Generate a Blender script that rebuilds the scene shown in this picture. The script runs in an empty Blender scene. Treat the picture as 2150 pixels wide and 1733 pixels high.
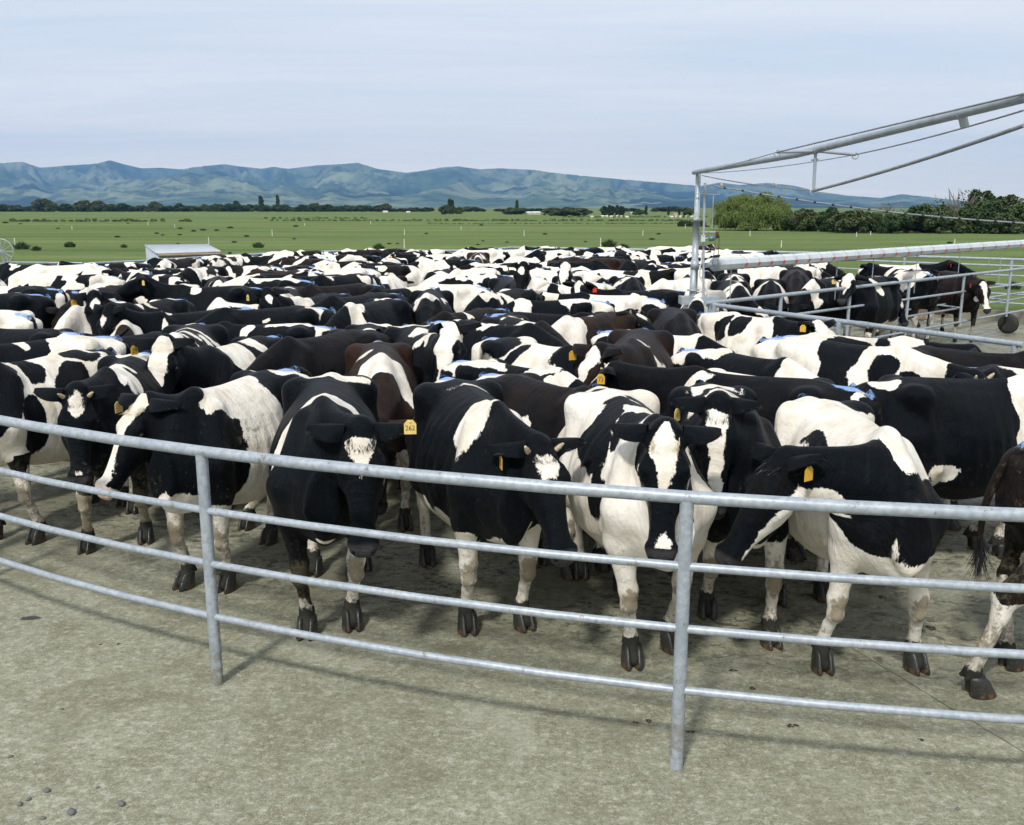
import bpy, bmesh, math, random
import numpy as np
from mathutils import Vector, Matrix
scene = bpy.context.scene
COL = scene.collection
PI = math.pi
R = math.radians

# ---------------------------------------------------------------- camera geometry (pixel of the 2150x1733 photo -> metres)
FPX, CX, CY, HC, HOR = 2000.0, 1071.0, 870.0, 2.5, 436.0
PITCH = math.atan((CY - HOR) / FPX)
def ray(px, py):
    x = (px - CX) / FPX; y = (CY - py) / FPX
    return (x, math.cos(PITCH) + y * math.sin(PITCH), -math.sin(PITCH) + y * math.cos(PITCH))
def at(px, py, z=0.0):
    r = ray(px, py); t = (z - HC) / r[2]
    return (r[0] * t, r[1] * t)
def aty(px, py, Y):
    r = ray(px, py); t = Y / r[1]
    return (r[0] * t, Y, HC + r[2] * t)
def proj(x, y, z):
    dz = z - HC
    f = y * math.cos(PITCH) - dz * math.sin(PITCH); u = y * math.sin(PITCH) + dz * math.cos(PITCH)
    return CX + FPX * x / f, CY - FPX * u / f

# ---------------------------------------------------------------- node helpers
def new_mat(name):
    m = bpy.data.materials.new(name); m.use_nodes = True
    nt = m.node_tree; nt.nodes.clear()
    out = nt.nodes.new('ShaderNodeOutputMaterial'); b = nt.nodes.new('ShaderNodeBsdfPrincipled')
    nt.links.new(b.outputs[0], out.inputs[0])
    return m, nt, b
class G:
    """tiny node graph writer"""
    def __init__(s, nt): s.nt = nt
    def n(s, t, **k):
        o = s.nt.nodes.new(t)
        for a, v in k.items(): setattr(o, a, v)
        return o
    def put(s, sock, v):
        if v is None: return
        if isinstance(v, bpy.types.NodeSocket): s.nt.links.new(v, sock)
        else: sock.default_value = v
    def attr(s, name): return s.n('ShaderNodeAttribute', attribute_name=name)
    def math(s, op, a, b=None, c=None, clamp=False):
        o = s.n('ShaderNodeMath', operation=op); o.use_clamp = clamp
        s.put(o.inputs[0], a); s.put(o.inputs[1], b); s.put(o.inputs[2], c)
        return o.outputs[0]
    def noise(s, vec, scale, detail=3, rough=.55, out=0, dist=0):
        o = s.n('ShaderNodeTexNoise'); s.put(o.inputs['Vector'], vec)
        o.inputs['Scale'].default_value = scale; o.inputs['Detail'].default_value = detail
        o.inputs['Roughness'].default_value = rough; o.inputs['Distortion'].default_value = dist
        return o.outputs[out]
    def vor(s, vec, scale, feature='F1', rnd=1):
        o = s.n('ShaderNodeTexVoronoi', feature=feature); s.put(o.inputs['Vector'], vec); o.inputs['Scale'].default_value = scale
        o.inputs['Randomness'].default_value = rnd
        return o.outputs['Distance']
    def map(s, v, a, b, c=0, d=1, smooth=True):
        o = s.n('ShaderNodeMapRange'); o.interpolation_type = 'SMOOTHSTEP' if smooth else 'LINEAR'
        s.put(o.inputs[0], v)
        for i, x in enumerate((a, b, c, d)): s.put(o.inputs[i + 1], x)
        return o.outputs[0]
    def mix(s, f, a, b, bt='MIX'):
        o = s.n('ShaderNodeMix', data_type='RGBA', blend_type=bt); s.put(o.inputs[0], f)
        for i, v in ((6, a), (7, b)):
            if isinstance(v, tuple) and len(v) == 3: v = v + (1,)
            s.put(o.inputs[i], v)
        return o.outputs[2]
    def mapping(s, vec, scale=(1, 1, 1), rot=(0, 0, 0), loc=(0, 0, 0)):
        o = s.n('ShaderNodeMapping'); s.put(o.inputs[0], vec)
        o.inputs['Location'].default_value = loc; o.inputs['Rotation'].default_value = rot; o.inputs['Scale'].default_value = scale
        return o.outputs[0]
    def bump(s, h, strength=.3, dist=.01):
        o = s.n('ShaderNodeBump'); s.put(o.inputs['Height'], h); o.inputs['Strength'].default_value = strength; o.inputs['Distance'].default_value = dist
        return o.outputs[0]
    def ramp(s, v, stops):
        o = s.n('ShaderNodeValToRGB'); s.put(o.inputs[0], v); cr = o.color_ramp
        while len(cr.elements) < len(stops): cr.elements.new(.5)
        for e, (p, c) in zip(cr.elements, stops): e.position = p; e.color = c + (1,) if len(c) == 3 else c
        return o.outputs[0]

# ---------------------------------------------------------------- object helpers
def tag(o, label=None, cat=None, group=None, kind=None):
    if label: o['label'] = label
    if cat: o['category'] = cat
    if group: o['group'] = group
    if kind: o['kind'] = kind
    return o
def link(name, me, parent=None):
    o = bpy.data.objects.new(name, me); COL.objects.link(o)
    if parent is not None: o.parent = parent
    return o
def empty(name, loc, rz=0.0):
    o = bpy.data.objects.new(name, None); COL.objects.link(o)
    o.location = loc; o.rotation_euler = (0, 0, rz); o.empty_display_size = .2
    return o
def mesh_np(name, V, F4, mat, smooth=True, attrs=None, F3=None, matidx=None):
    me = bpy.data.meshes.new(name)
    V = np.asarray(V, np.float32); F4 = np.asarray(F4, np.int32).reshape(-1, 4)
    F3 = np.zeros((0, 3), np.int32) if F3 is None else np.asarray(F3, np.int32).reshape(-1, 3)
    me.vertices.add(len(V)); me.vertices.foreach_set('co', V.ravel())
    nl = F4.size + F3.size; me.loops.add(nl)
    me.loops.foreach_set('vertex_index', np.concatenate([F4.ravel(), F3.ravel()]).astype(np.int32))
    npol = len(F4) + len(F3); me.polygons.add(npol)
    st = np.concatenate([np.arange(len(F4)) * 4, F4.size + np.arange(len(F3)) * 3]).astype(np.int32)
    me.polygons.foreach_set('loop_start', st)
    me.polygons.foreach_set('use_smooth', np.full(npol, smooth))
    for m in (mat if isinstance(mat, (list, tuple)) else [mat]): me.materials.append(m)
    if matidx is not None: me.polygons.foreach_set('material_index', np.asarray(matidx, np.int32))
    me.update(calc_edges=True)
    for k, a in (attrs or {}).items():
        a = np.asarray(a, np.float32)
        if a.ndim == 1:
            me.attributes.new(k, 'FLOAT', 'POINT').data.foreach_set('value', a)
        else:
            me.attributes.new(k, 'FLOAT_VECTOR', 'POINT').data.foreach_set('vector', a.ravel())
    return me
class MB:
    """collects simple solids; build() links them as one mesh object"""
    def __init__(s): s.v = []; s.f = []; s.mi = []; s.cur = 0; s.sm = []
    def _add(s, vs, fs, smooth=False):
        b = len(s.v); s.v += [tuple(p) for p in vs]; s.f += [tuple(i + b for i in f) for f in fs]
        s.mi += [s.cur] * len(fs); s.sm += [smooth] * len(fs)
    def box(s, c, size, rz=0, M=None):
        hx, hy, hz = (x / 2 for x in size)
        vs = [Vector((x, y, z)) for x in (-hx, hx) for y in (-hy, hy) for z in (-hz, hz)]
        m = (M if M is not None else Matrix.Rotation(rz, 3, 'Z'))
        vs = [m @ v + Vector(c) for v in vs]
        s._add(vs, [(0, 1, 3, 2), (4, 6, 7, 5), (0, 4, 5, 1), (2, 3, 7, 6), (0, 2, 6, 4), (1, 5, 7, 3)])
    def tube(s, pts, r, n=10, caps=True, closed=False):
        pts = [Vector(p) for p in pts]; k = len(pts)
        rs = r if isinstance(r, (list, tuple)) else [r] * k
        up = None; rings = []
        for i, p in enumerate(pts):
            if closed: d = pts[(i + 1) % k] - pts[i - 1]
            else: d = pts[min(i + 1, k - 1)] - pts[max(i - 1, 0)]
            d.normalize()
            if up is None: up = Vector((0, 0, 1)) if abs(d.z) < .9 else Vector((1, 0, 0))
            a = d.cross(up); a.normalize(); b = d.cross(a); up = -b
            b = a.cross(d)
            rings.append([p + (a * math.cos(t) + b * math.sin(t)) * rs[i] for t in (2 * PI * j / n for j in range(n))])
        vs = [v for q in rings for v in q]; fs = []
        for i in range(k if closed else k - 1):
            i2 = (i + 1) % k
            for j in range(n): fs.append((i * n + j, i * n + (j + 1) % n, i2 * n + (j + 1) % n, i2 * n + j))
        s._add(vs, fs, True)
        if caps and not closed:
            s._add(rings[0], [tuple(range(n - 1, -1, -1))] ); s._add(rings[-1], [tuple(range(n))])
    def lathe(s, c, prof, n=16, axis=None):
        """prof: (radius, height) pairs along axis"""
        M = Matrix.Identity(3) if axis is None else Vector((0, 0, 1)).rotation_difference(Vector(axis)).to_matrix()
        vs = []; fs = []
        for r, h in prof: vs += [M @ Vector((r * math.cos(2 * PI * j / n), r * math.sin(2 * PI * j / n), h)) + Vector(c) for j in range(n)]
        for i in range(len(prof) - 1):
            for j in range(n): fs.append((i * n + j, i * n + (j + 1) % n, (i + 1) * n + (j + 1) % n, (i + 1) * n + j))
        s._add(vs, fs, True)
        s._add(vs[:n], [tuple(range(n - 1, -1, -1))]); s._add(vs[-n:], [tuple(range(n))])
    def ball(s, c, r, n=12, sc=(1, 1, 1)):
        vs = []; fs = []; m = n // 2
        for i in range(m + 1):
            t = PI * i / m
            for j in range(n): vs.append(Vector((c[0] + r * sc[0] * math.sin(t) * math.cos(2 * PI * j / n), c[1] + r * sc[1] * math.sin(t) * math.sin(2 * PI * j / n), c[2] + r * sc[2] * math.cos(t))))
        for i in range(m):
            for j in range(n): fs.append((i * n + j, (i + 1) * n + j, (i + 1) * n + (j + 1) % n, i * n + (j + 1) % n))
        s._add(vs, fs, True)
    def quad(s, a, b, c, d): s._add([a, b, c, d], [(0, 1, 2, 3)])
    def mesh(s, name, mats):
        me = bpy.data.meshes.new(name); me.from_pydata(s.v, [], s.f)
        for m in (mats if isinstance(mats, (list, tuple)) else [mats]): me.materials.append(m)
        me.polygons.foreach_set('material_index', s.mi); me.polygons.foreach_set('use_smooth', s.sm); me.update()
        return me
    def build(s, name, mats, parent=None): return link(name, s.mesh(name, mats), parent)

# ---------------------------------------------------------------- cow anatomy as a distance field
ST = {  # body stations: x -> half outline (y, z) from spine to belly line
 -.80: [(0,1.27),(.05,1.26),(.10,1.22),(.12,1.15),(.13,1.08),(.12,1.0),(.10,.94),(.05,.90),(0,.89)],
 -.70: [(0,1.335),(.05,1.325),(.13,1.265),(.195,1.16),(.215,1.04),(.205,.92),(.165,.82),(.08,.76),(0,.75)],
 -.55: [(0,1.345),(.07,1.33),(.165,1.28),(.235,1.17),(.255,1.02),(.245,.88),(.20,.76),(.10,.70),(0,.69)],
 -.42: [(0,1.37),(.10,1.350),(.205,1.312),(.262,1.235),(.25,1.08),(.25,.92),(.22,.76),(.12,.66),(0,.64)],
 -.28: [(0,1.368),(.09,1.345),(.18,1.30),(.225,1.22),(.27,1.07),(.33,.90),(.29,.72),(.16,.59),(0,.56)],
 -.10: [(0,1.36),(.08,1.34),(.19,1.28),(.29,1.18),(.365,1.02),(.385,.86),(.33,.67),(.18,.54),(0,.51)],
  .10: [(0,1.355),(.07,1.335),(.17,1.27),(.275,1.16),(.35,1.02),(.375,.86),(.32,.68),(.17,.55),(0,.52)],
  .28: [(0,1.362),(.055,1.34),(.13,1.27),(.21,1.16),(.28,1.02),(.315,.87),(.27,.71),(.14,.59),(0,.565)],
  .42: [(0,1.375),(.04,1.355),(.09,1.28),(.165,1.16),(.235,1.02),(.26,.88),(.23,.73),(.12,.62),(0,.59)],
  .55: [(0,1.34),(.035,1.32),(.075,1.25),(.14,1.14),(.21,1.0),(.24,.87),(.20,.74),(.11,.63),(0,.60)],
  .66: [(0,1.25),(.03,1.24),(.06,1.19),(.11,1.09),(.17,.97),(.19,.86),(.15,.76),(.08,.67),(0,.63)],
  .74: [(0,1.10),(.03,1.09),(.05,1.05),(.08,1.0),(.10,.93),(.11,.86),(.09,.79),(.05,.73),(0,.71)]}
XS = np.array(sorted(ST)); SO = np.array([ST[x] for x in XS])
XG = np.linspace(-.82, .76, 159); TG = np.linspace(-PI / 2, PI / 2, 65)
def _tab():
    T = np.zeros((len(XG), len(TG))); Z = np.zeros(len(XG))
    for i, x in enumerate(XG):
        k = np.clip(np.searchsorted(XS, x) - 1, 0, len(XS) - 2); t = np.clip((x - XS[k]) / (XS[k + 1] - XS[k]), 0, 1)
        p0, p1, p2, p3 = SO[max(k - 1, 0)], SO[k], SO[k + 1], SO[min(k + 2, len(XS) - 1)]
        o = .5 * ((2 * p1) + (p2 - p0) * t + (2 * p0 - 5 * p1 + 4 * p2 - p3) * t * t + (3 * p1 - p0 - 3 * p2 + p3) * t ** 3)
        zc = .5 * (o[0, 1] + o[-1, 1]) + .03; Z[i] = zc
        y = np.maximum(o[:, 0], 0); z = o[:, 1] - zc
        # dense polyline to polar
        tt = np.linspace(0, 8, 161); yy = np.interp(tt, range(9), y); zz = np.interp(tt, range(9), z)
        a = np.arctan2(zz, yy); r = np.hypot(yy, zz); s = np.argsort(a)
        T[i] = np.interp(TG, a[s], r[s])
    for _ in range(3):
        T[:, 1:-1] = .25 * T[:, :-2] + .5 * T[:, 1:-1] + .25 * T[:, 2:]
    for _ in range(4):
        T[1:-1] = .25 * T[:-2] + .5 * T[1:-1] + .25 * T[2:]
    return T.astype(np.float32), Z.astype(np.float32)
TORSO, TORSO_Z = _tab()

def sm(a, b, k):
    h = np.maximum(k - np.abs(a - b), 0) / k
    return np.minimum(a, b) - h * h * k * .25

class CowShape:
    """one posed cow: the primitives, evaluated on a grid and meshed by surface nets"""
    def __init__(s, poll, muz, feet, girth=1.0, rib=1.0, udder=1.0, side=None):
        s.girth, s.rib, s.udder = girth, rib, udder
        s.poll = np.array(poll, float); m = np.array(muz, float)
        fx = m - s.poll; fx /= np.linalg.norm(fx)
        sy = np.cross((0, 0, 1.0), fx) if side is None else np.array(side, float)
        if np.linalg.norm(sy) < .15: sy = np.array((0, 1.0, 0)) * .15 + sy
        sy = sy - fx * sy.dot(fx); sy /= np.linalg.norm(sy); fz = np.cross(fx, sy)
        s.HM = np.stack([fx, sy, fz]); s.hs = 1.06
        # neck bezier
        P0 = np.array((.44, 0, 1.08)); P2 = s.hp(.03, 0, -.10)
        d = P2 - P0; L = np.linalg.norm(d)
        P1 = P0 + np.array((.62, 0, .02 + .25 * max(0, (P2[2] - 1.1)))) * L * .6 + (P2 - P0) * .12
        P1 = P1 - fx * .05
        s.bz = (P0, P1, P2)
        s.prims = []
        ts = np.linspace(0, 1, 8); B = [(1 - t) ** 2 * P0 + 2 * t * (1 - t) * P1 + t * t * P2 for t in ts]
        s.nk = np.array(B)
        for i in range(7):
            tm = (ts[i] + ts[i + 1]) / 2
            tdir = B[i + 1] - B[i]; tdir /= np.linalg.norm(tdir)
            sd = (1 - tm) * np.array((0, 1.0, 0)) + tm * s.HM[1]; sd -= tdir * sd.dot(tdir); sd /= np.linalg.norm(sd)
            ra = .258 - .165 * ts[i] ** .72; rb = .258 - .165 * ts[i + 1] ** .72
            s.seg(B[i], B[i + 1], ra, rb, .05, 'neck', sd, .54 + .14 * tm)
        # dewlap
        s.seg((.70, 0, .70), B[3] + np.array((0, 0, -.20)), .045, .03, .07, 'neck')
        # crest line
        s.seg((.42, 0, 1.33), B[3] + np.array((0, 0, .13)), .045, .05, .08, 'neck')
        s.seg(B[3] + np.array((0, 0, .13)), s.hp(-.05, 0, -.06), .05, .062, .07, 'neck')
        s.seg(s.hp(-.035, 0, -.045), s.hp(.02, 0, -.04), .058, .056, .05, 'head')
        for q in (-1, 1):
            s.seg((.36, q * .10, 1.24), (.50, q * .185, .92), .07, .105, .07, 'body')
            s.seg((.50, q * .185, .92), (.46, q * .185, .74), .11, .085, .07, 'body')
            s.seg((-.47, q * .205, 1.292), (-.39, q * .232, 1.278), .036, .034, .13, 'body')
            s.seg((-.40, q * .225, 1.27), (-.30, q * .335, .80), .02, .02, .12, 'body')
            s.seg((-.755, q * .10, 1.225), (-.70, q * .13, 1.20), .045, .045, .09, 'body')
            s.seg((-.50, q * .16, 1.0), (-.60, q * .165, .80), .145, .10, .09, 'body')
            s.seg((-.46, q * .19, .96), (-.37, q * .215, .76), .13, .10, .08, 'body')
        s.feet = feet
        for key, (x, y) in feet.items():
            q = 1 if key[1] == 'l' else -1
            if key[0] == 'f':
                E = np.array((.45, q * .185, .74)); K = np.array((.45 + (x - .45) * .5 + .025, q * .185 + (y - q * .185) * .55, .41))
                Fe = np.array((x - .035, y, .135)); F = np.array((x, y, .055))
                s.seg(E, K + (K - E) * -.15, .082, .046, .05, key); s.seg(K + (0, 0, .04), K - (0, 0, .045), .047, .043, .04, key)
                s.seg(K + (0, 0, -.05), (K + Fe) / 2, .038, .031, .03, key); s.seg((K + Fe) / 2, Fe, .031, .037, .02, key)
            else:
                E = np.array((-.37, q * .215, .76)); K = np.array((-.68 + (x + .62) * .6, q * .18 + (y - q * .18) * .6, .50))
                Fe = np.array((x - .03, y, .135)); F = np.array((x + .01, y, .055))
                s.seg(E, K + (.03, 0, .05), .105, .052, .06, key); s.seg((-.62, q * .17, .82), K + (-.02, 0, .07), .08, .03, .06, key)
                s.seg(K + (.02, 0, .04), K + (-.01, 0, -.05), .05, .042, .04, key)
                s.seg(K + (-.035, 0, .055), K + (-.02, 0, 0), .026, .03, .03, key)
                s.seg(K - (0, 0, .04), Fe, .038, .036, .03, key)
            s.seg(Fe, F, .038, .041, .025, key); s.seg(F, F + (.02, 0, -.015), .041, .041, .02, key)
            for w in (-1, 1): s.seg(Fe + (-.035, w * .025, -.02), Fe + (-.045, w * .028, -.035), .014, .012, .012, key)
            s.seg(Fe, Fe + (.0, 0, -.01), .039, .039, .02, key)
        if udder > 0:
            u = udder
            s.seg((-.44, 0, .70), (-.33, 0, .68), .16 * u, .12 * u, .06, 'udder', (0, 1, 0), .95)
            for w in (-1, 1):
                s.seg((-.50, w * .07, .66), (-.50, w * .08, .60 - .05 * u), .11 * u, .09 * u, .05, 'udder')
                s.seg((-.36, w * .06, .66), (-.36, w * .07, .60 - .04 * u), .09 * u, .08 * u, .05, 'udder')
                for xx in (-.50, -.35): s.seg((xx, w * .085, .56 - .05 * u), (xx, w * .088, .50 - .06 * u), .016, .012, .02, 'udder')
        # head extras
        for w in (-1, 1):
            s.seg(s.hp(.145, w * .086, -.032), s.hp(.185, w * .086, -.048), .032, .027, .035, 'head')   # eye socket
            s.seg(s.hp(.10, w * .072, -.018), s.hp(.155, w * .084, -.014), .028, .026, .03, 'head')    # brow
            s.seg(s.hp(.22, w * .060, -.12), s.hp(.10, w * .068, -.15), .04, .055, .05, 'head')      # cheek
            s.seg(s.hp(.50, w * .045, -.055), s.hp(.53, w * .038, -.06), .03, .024, .02, 'head')    # nostril wing
            s.seg(s.hp(.0, w * .085, -.045), s.hp(-.01, w * .12, -.05), .032, .022, .025, 'head')    # ear base
    def hp(s, x, y, z): return s.poll + (np.array((x, y, z)) * s.hs) @ s.HM
    def seg(s, a, b, ra, rb, k, grp, sd=None, sq=1.0):
        s.prims.append((np.array(a, float), np.array(b, float), ra, rb, k, grp, sd, sq))
    @staticmethod
    def dseg(P, pr):
        a, b, ra, rb, k, g, sd, sq = pr
        ab = (b - a); L2 = max(ab.dot(ab), 1e-9)
        q = P - a.astype(np.float32); t = np.clip(q @ (ab / L2).astype(np.float32), 0, 1)
        v = q - t[..., None] * ab.astype(np.float32)
        d2 = np.einsum('...i,...i->...', v, v)
        r = ra + (rb - ra) * t
        if sd is not None:
            l = v @ np.array(sd, np.float32); d2 = d2 + l * l * (1 / sq ** 2 - 1)
            return (np.sqrt(d2) - r) * (.5 + .5 * sq)
        return np.sqrt(d2) - r
    def dtorso(s, P):
        x, y, z = P[..., 0], P[..., 1], P[..., 2]
        xc = np.clip(x, -.82, .76); fi = (xc + .82) / (1.58) * (len(XG) - 1); i0 = np.clip(fi.astype(np.int32), 0, len(XG) - 2); u = fi - i0
        zc = TORSO_Z[i0] * (1 - u) + TORSO_Z[i0 + 1] * u
        zz = z - zc; yy = np.abs(y) / s.girth; th = np.arctan2(zz, yy); rho = np.hypot(yy, zz)
        fj = (th + PI / 2) / PI * (len(TG) - 1); j0 = np.clip(fj.astype(np.int32), 0, len(TG) - 2); w = fj - j0
        Rr = (TORSO[i0, j0] * (1 - u) + TORSO[i0 + 1, j0] * u) * (1 - w) + (TORSO[i0, j0 + 1] * (1 - u) + TORSO[i0 + 1, j0 + 1] * u) * w
        rb = s.rib * .0072 * np.sin((x + .10 * (z - 1)) * 72) * np.exp(-((x - .02) / .20) ** 2) * np.exp(-((z - .98) / .2) ** 2)
        Rr = Rr + rb
        d = rho - Rr; dx = np.abs(x - xc)
        return np.where(dx > 0, np.hypot(np.maximum(d + .03, 0), dx) - .03, d) * .9
    def dhead(s, P):
        q = ((P - s.poll.astype(np.float32)) @ s.HM.T.astype(np.float32)) / s.hs
        x, y, z = q[..., 0], q[..., 1], q[..., 2]
        xs = [-.05, 0, .06, .12, .17, .24, .32, .40, .46, .505, .54]
        xc = np.clip(x, xs[0], xs[-1])
        hw = np.interp(xc, xs, [.062, .082, .092, .099, .102, .084, .067, .058, .062, .066, .056])
        zt = np.interp(xc, xs, [-.035, -.005, .015, .022, .02, .008, -.008, -.022, -.03, -.036, -.05])
        zb = np.interp(xc, xs, [-.12, -.16, -.205, -.23, -.235, -.225, -.19, -.158, -.148, -.142, -.13])
        zc = (zt + zb) / 2; hh = (zt - zb) / 2; rel = (z - zc) / hh
        hw = hw * (1 - .22 * np.clip(-rel, 0, 1) - .0 * rel)
        n = 2.5
        qn = ((np.abs(y) / hw) ** n + np.abs(rel) ** n) ** (1 / n)
        d = (qn - 1) * np.minimum(hw, hh) * .95
        dx = np.abs(x - xc)
        d = np.where(dx > 0, np.hypot(np.maximum(d + .03, 0), dx) - .03, d)
        # mouth line and nostrils
        return d * s.hs
    def dcut(s, P, d):
        q = ((P - s.poll.astype(np.float32)) @ s.HM.T.astype(np.float32)) / s.hs
        x, y, z = q[..., 0], q[..., 1], q[..., 2]
        ay = np.abs(y)
        nos = np.sqrt(((x - .545) / 1.3) ** 2 + ((ay - .043) / .8) ** 2 + ((z + .062) / 1.1) ** 2) - .0125
        d = np.maximum(d, -nos)
        mo = np.maximum(np.abs(z + .118 + .10 * (x - .54)) - .0035, .42 - x)
        sk = d + .012
        return np.where((x > .42) & (x < .60), np.maximum(d, -np.maximum(mo, -sk)), d)
    def field(s, X, Y, Z):
        P = np.stack(np.meshgrid(X, Y, Z, indexing='ij'), -1).astype(np.float32)
        D = s.dtorso(P).astype(np.float32)
        h = X[1] - X[0]
        def rng(lo, hi):
            o = []
            for ax, (A, l, u) in enumerate(zip((X, Y, Z), lo, hi)):
                a = int(np.clip(math.floor((l - A[0]) / h), 0, len(A))); b = int(np.clip(math.ceil((u - A[0]) / h) + 1, 0, len(A))); o.append(slice(a, b))
            return tuple(o)
        for pr in s.prims:
            m = max(pr[2], pr[3]) + pr[4] + 2 * h
            sl = rng(np.minimum(pr[0], pr[1]) - m, np.maximum(pr[0], pr[1]) + m)
            D[sl] = sm(D[sl], s.dseg(P[sl], pr), pr[4])
        c = s.hp(.26, 0, -.1); sl = rng(c - .45, c + .45)
        D[sl] = sm(D[sl], s.dhead(P[sl]), .03)
        if h < .013: D[sl] = s.dcut(P[sl], D[sl])
        return D
    def mesh(s, h):
        pts = np.array([p[0] for p in s.prims] + [p[1] for p in s.prims] + [s.hp(.6, 0, 0), s.hp(.6, 0, -.2)])
        lo = np.minimum(pts.min(0) - .2, (-.9, -.45, -.02)); hi = np.maximum(pts.max(0) + .2, (.85, .45, 1.45)); lo[2] = -.04
        ax = [np.arange(l, u + h, h) for l, u in zip(lo, hi)]
        D = s.field(*ax)
        V, F = surface_nets(D, lo, h)
        V = relax(V, F, 2, .5)
        return V, F
    def groups(s, V):
        """per vertex: weights of body/neck/head/legs/udder and local coordinates"""
        P = V.astype(np.float32); d = {}
        d['body'] = s.dtorso(P)
        for pr in s.prims:
            x = s.dseg(P, pr); g = pr[5]
            d[g] = np.minimum(d[g], x) if g in d else x
        d['head'] = np.minimum(d['head'], s.dhead(P))
        w = {k: np.exp(-np.maximum(v, -.02) / .022) for k, v in d.items()}
        tot = sum(w.values()); w = {k: v / tot for k, v in w.items()}
        H = ((V - s.poll) @ s.HM.T) / s.hs
        # neck coordinate
        best = np.full(len(V), 9.0); T = np.zeros(len(V)); U = np.zeros(len(V)); Ls = np.zeros(len(V))
        for i in range(7):
            a, b = s.nk[i], s.nk[i + 1]; ab = b - a; q = V - a; t = np.clip(q @ ab / ab.dot(ab), 0, 1); v = q - t[:, None] * ab
            dd = np.linalg.norm(v, axis=1); m = dd < best; best[m] = dd[m]; T[m] = ((i + t) / 7)[m]
            td = ab / np.linalg.norm(ab); tm = (i + .5) / 7; sd = (1 - tm) * np.array((0, 1.0, 0)) + tm * s.HM[1]; sd -= td * sd.dot(td); sd /= np.linalg.norm(sd)
            up = np.cross(td, sd); Ls[m] = (v @ sd)[m]; U[m] = (v @ up)[m]
        NR = np.stack([.44 + T * .72, Ls, 1.08 + .12 * T + U], 1)
        HR = H * (1, 1, 1) + (1.22, 0, 1.30)
        rest = V.copy()
        wn, wh = w['neck'][:, None], w['head'][:, None]
        rest = V * (1 - wn - wh) + NR * wn + HR * wh
        return w, H, rest

def surface_nets(D, lo, h):
    S = D < 0; nx, ny, nz = D.shape
    c = [S[i:nx - 1 + i, j:ny - 1 + j, k:nz - 1 + k] for i in (0, 1) for j in (0, 1) for k in (0, 1)]
    cnt = sum(x.astype(np.int8) for x in c); act = (cnt > 0) & (cnt < 8)
    I = np.argwhere(act); idx = np.full(act.shape, -1, np.int32); idx[act] = np.arange(len(I))
    Vs = np.zeros((len(I), 3)); N = np.zeros(len(I))
    i, j, k = I.T
    val = {(a, b, d): D[i + a, j + b, k + d] for a in (0, 1) for b in (0, 1) for d in (0, 1)}
    for p in val:
        for ax in range(3):
            if p[ax] == 0:
                q = list(p); q[ax] = 1; q = tuple(q); a, b = val[p], val[q]; m = (a < 0) != (b < 0)
                t = np.where(m, a / np.where(m, a - b, 1), 0)
                o = np.tile(np.array(p, float), (len(I), 1)); o[:, ax] += t
                Vs[m] += o[m]; N[m] += 1
    V = (I + Vs / N[:, None]) * h + lo
    F = []
    for ax in range(3):
        sl0 = [slice(1, -1)] * 3; sl1 = [slice(1, -1)] * 3; sl0[ax] = slice(0, -1); sl1[ax] = slice(1, None)
        A = S[tuple(sl0)]; B = S[tuple(sl1)]; E = np.argwhere(A != B); s0 = A[tuple(E.T)]
        off = np.ones(3, int); off[ax] = 0; E = E + off
        u, v = [(1, 2), (2, 0), (0, 1)][ax]
        def cell(du, dv):
            e = E.copy(); e[:, u] -= du; e[:, v] -= dv; return idx[tuple(e.T)]
        q = np.stack([cell(1, 1), cell(0, 1), cell(0, 0), cell(1, 0)], 1)
        q[~s0] = q[~s0][:, ::-1]; F.append(q)
    F = np.concatenate(F); F = F[(F >= 0).all(1)]
    return V, F
def relax(V, F, it, lam):
    n = len(V)
    for _ in range(it):
        acc = np.zeros((n, 3)); c = np.zeros(n)
        for a, b in ((0, 1), (1, 2), (2, 3), (3, 0)):
            for p, q in ((a, b), (b, a)):
                for ax in range(3): acc[:, ax] += np.bincount(F[:, p], V[F[:, q], ax], n)
                c += np.bincount(F[:, p], minlength=n)
        V = V + lam * (acc / np.maximum(c, 1)[:, None] - V)
    return V
LOWRES = False
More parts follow.
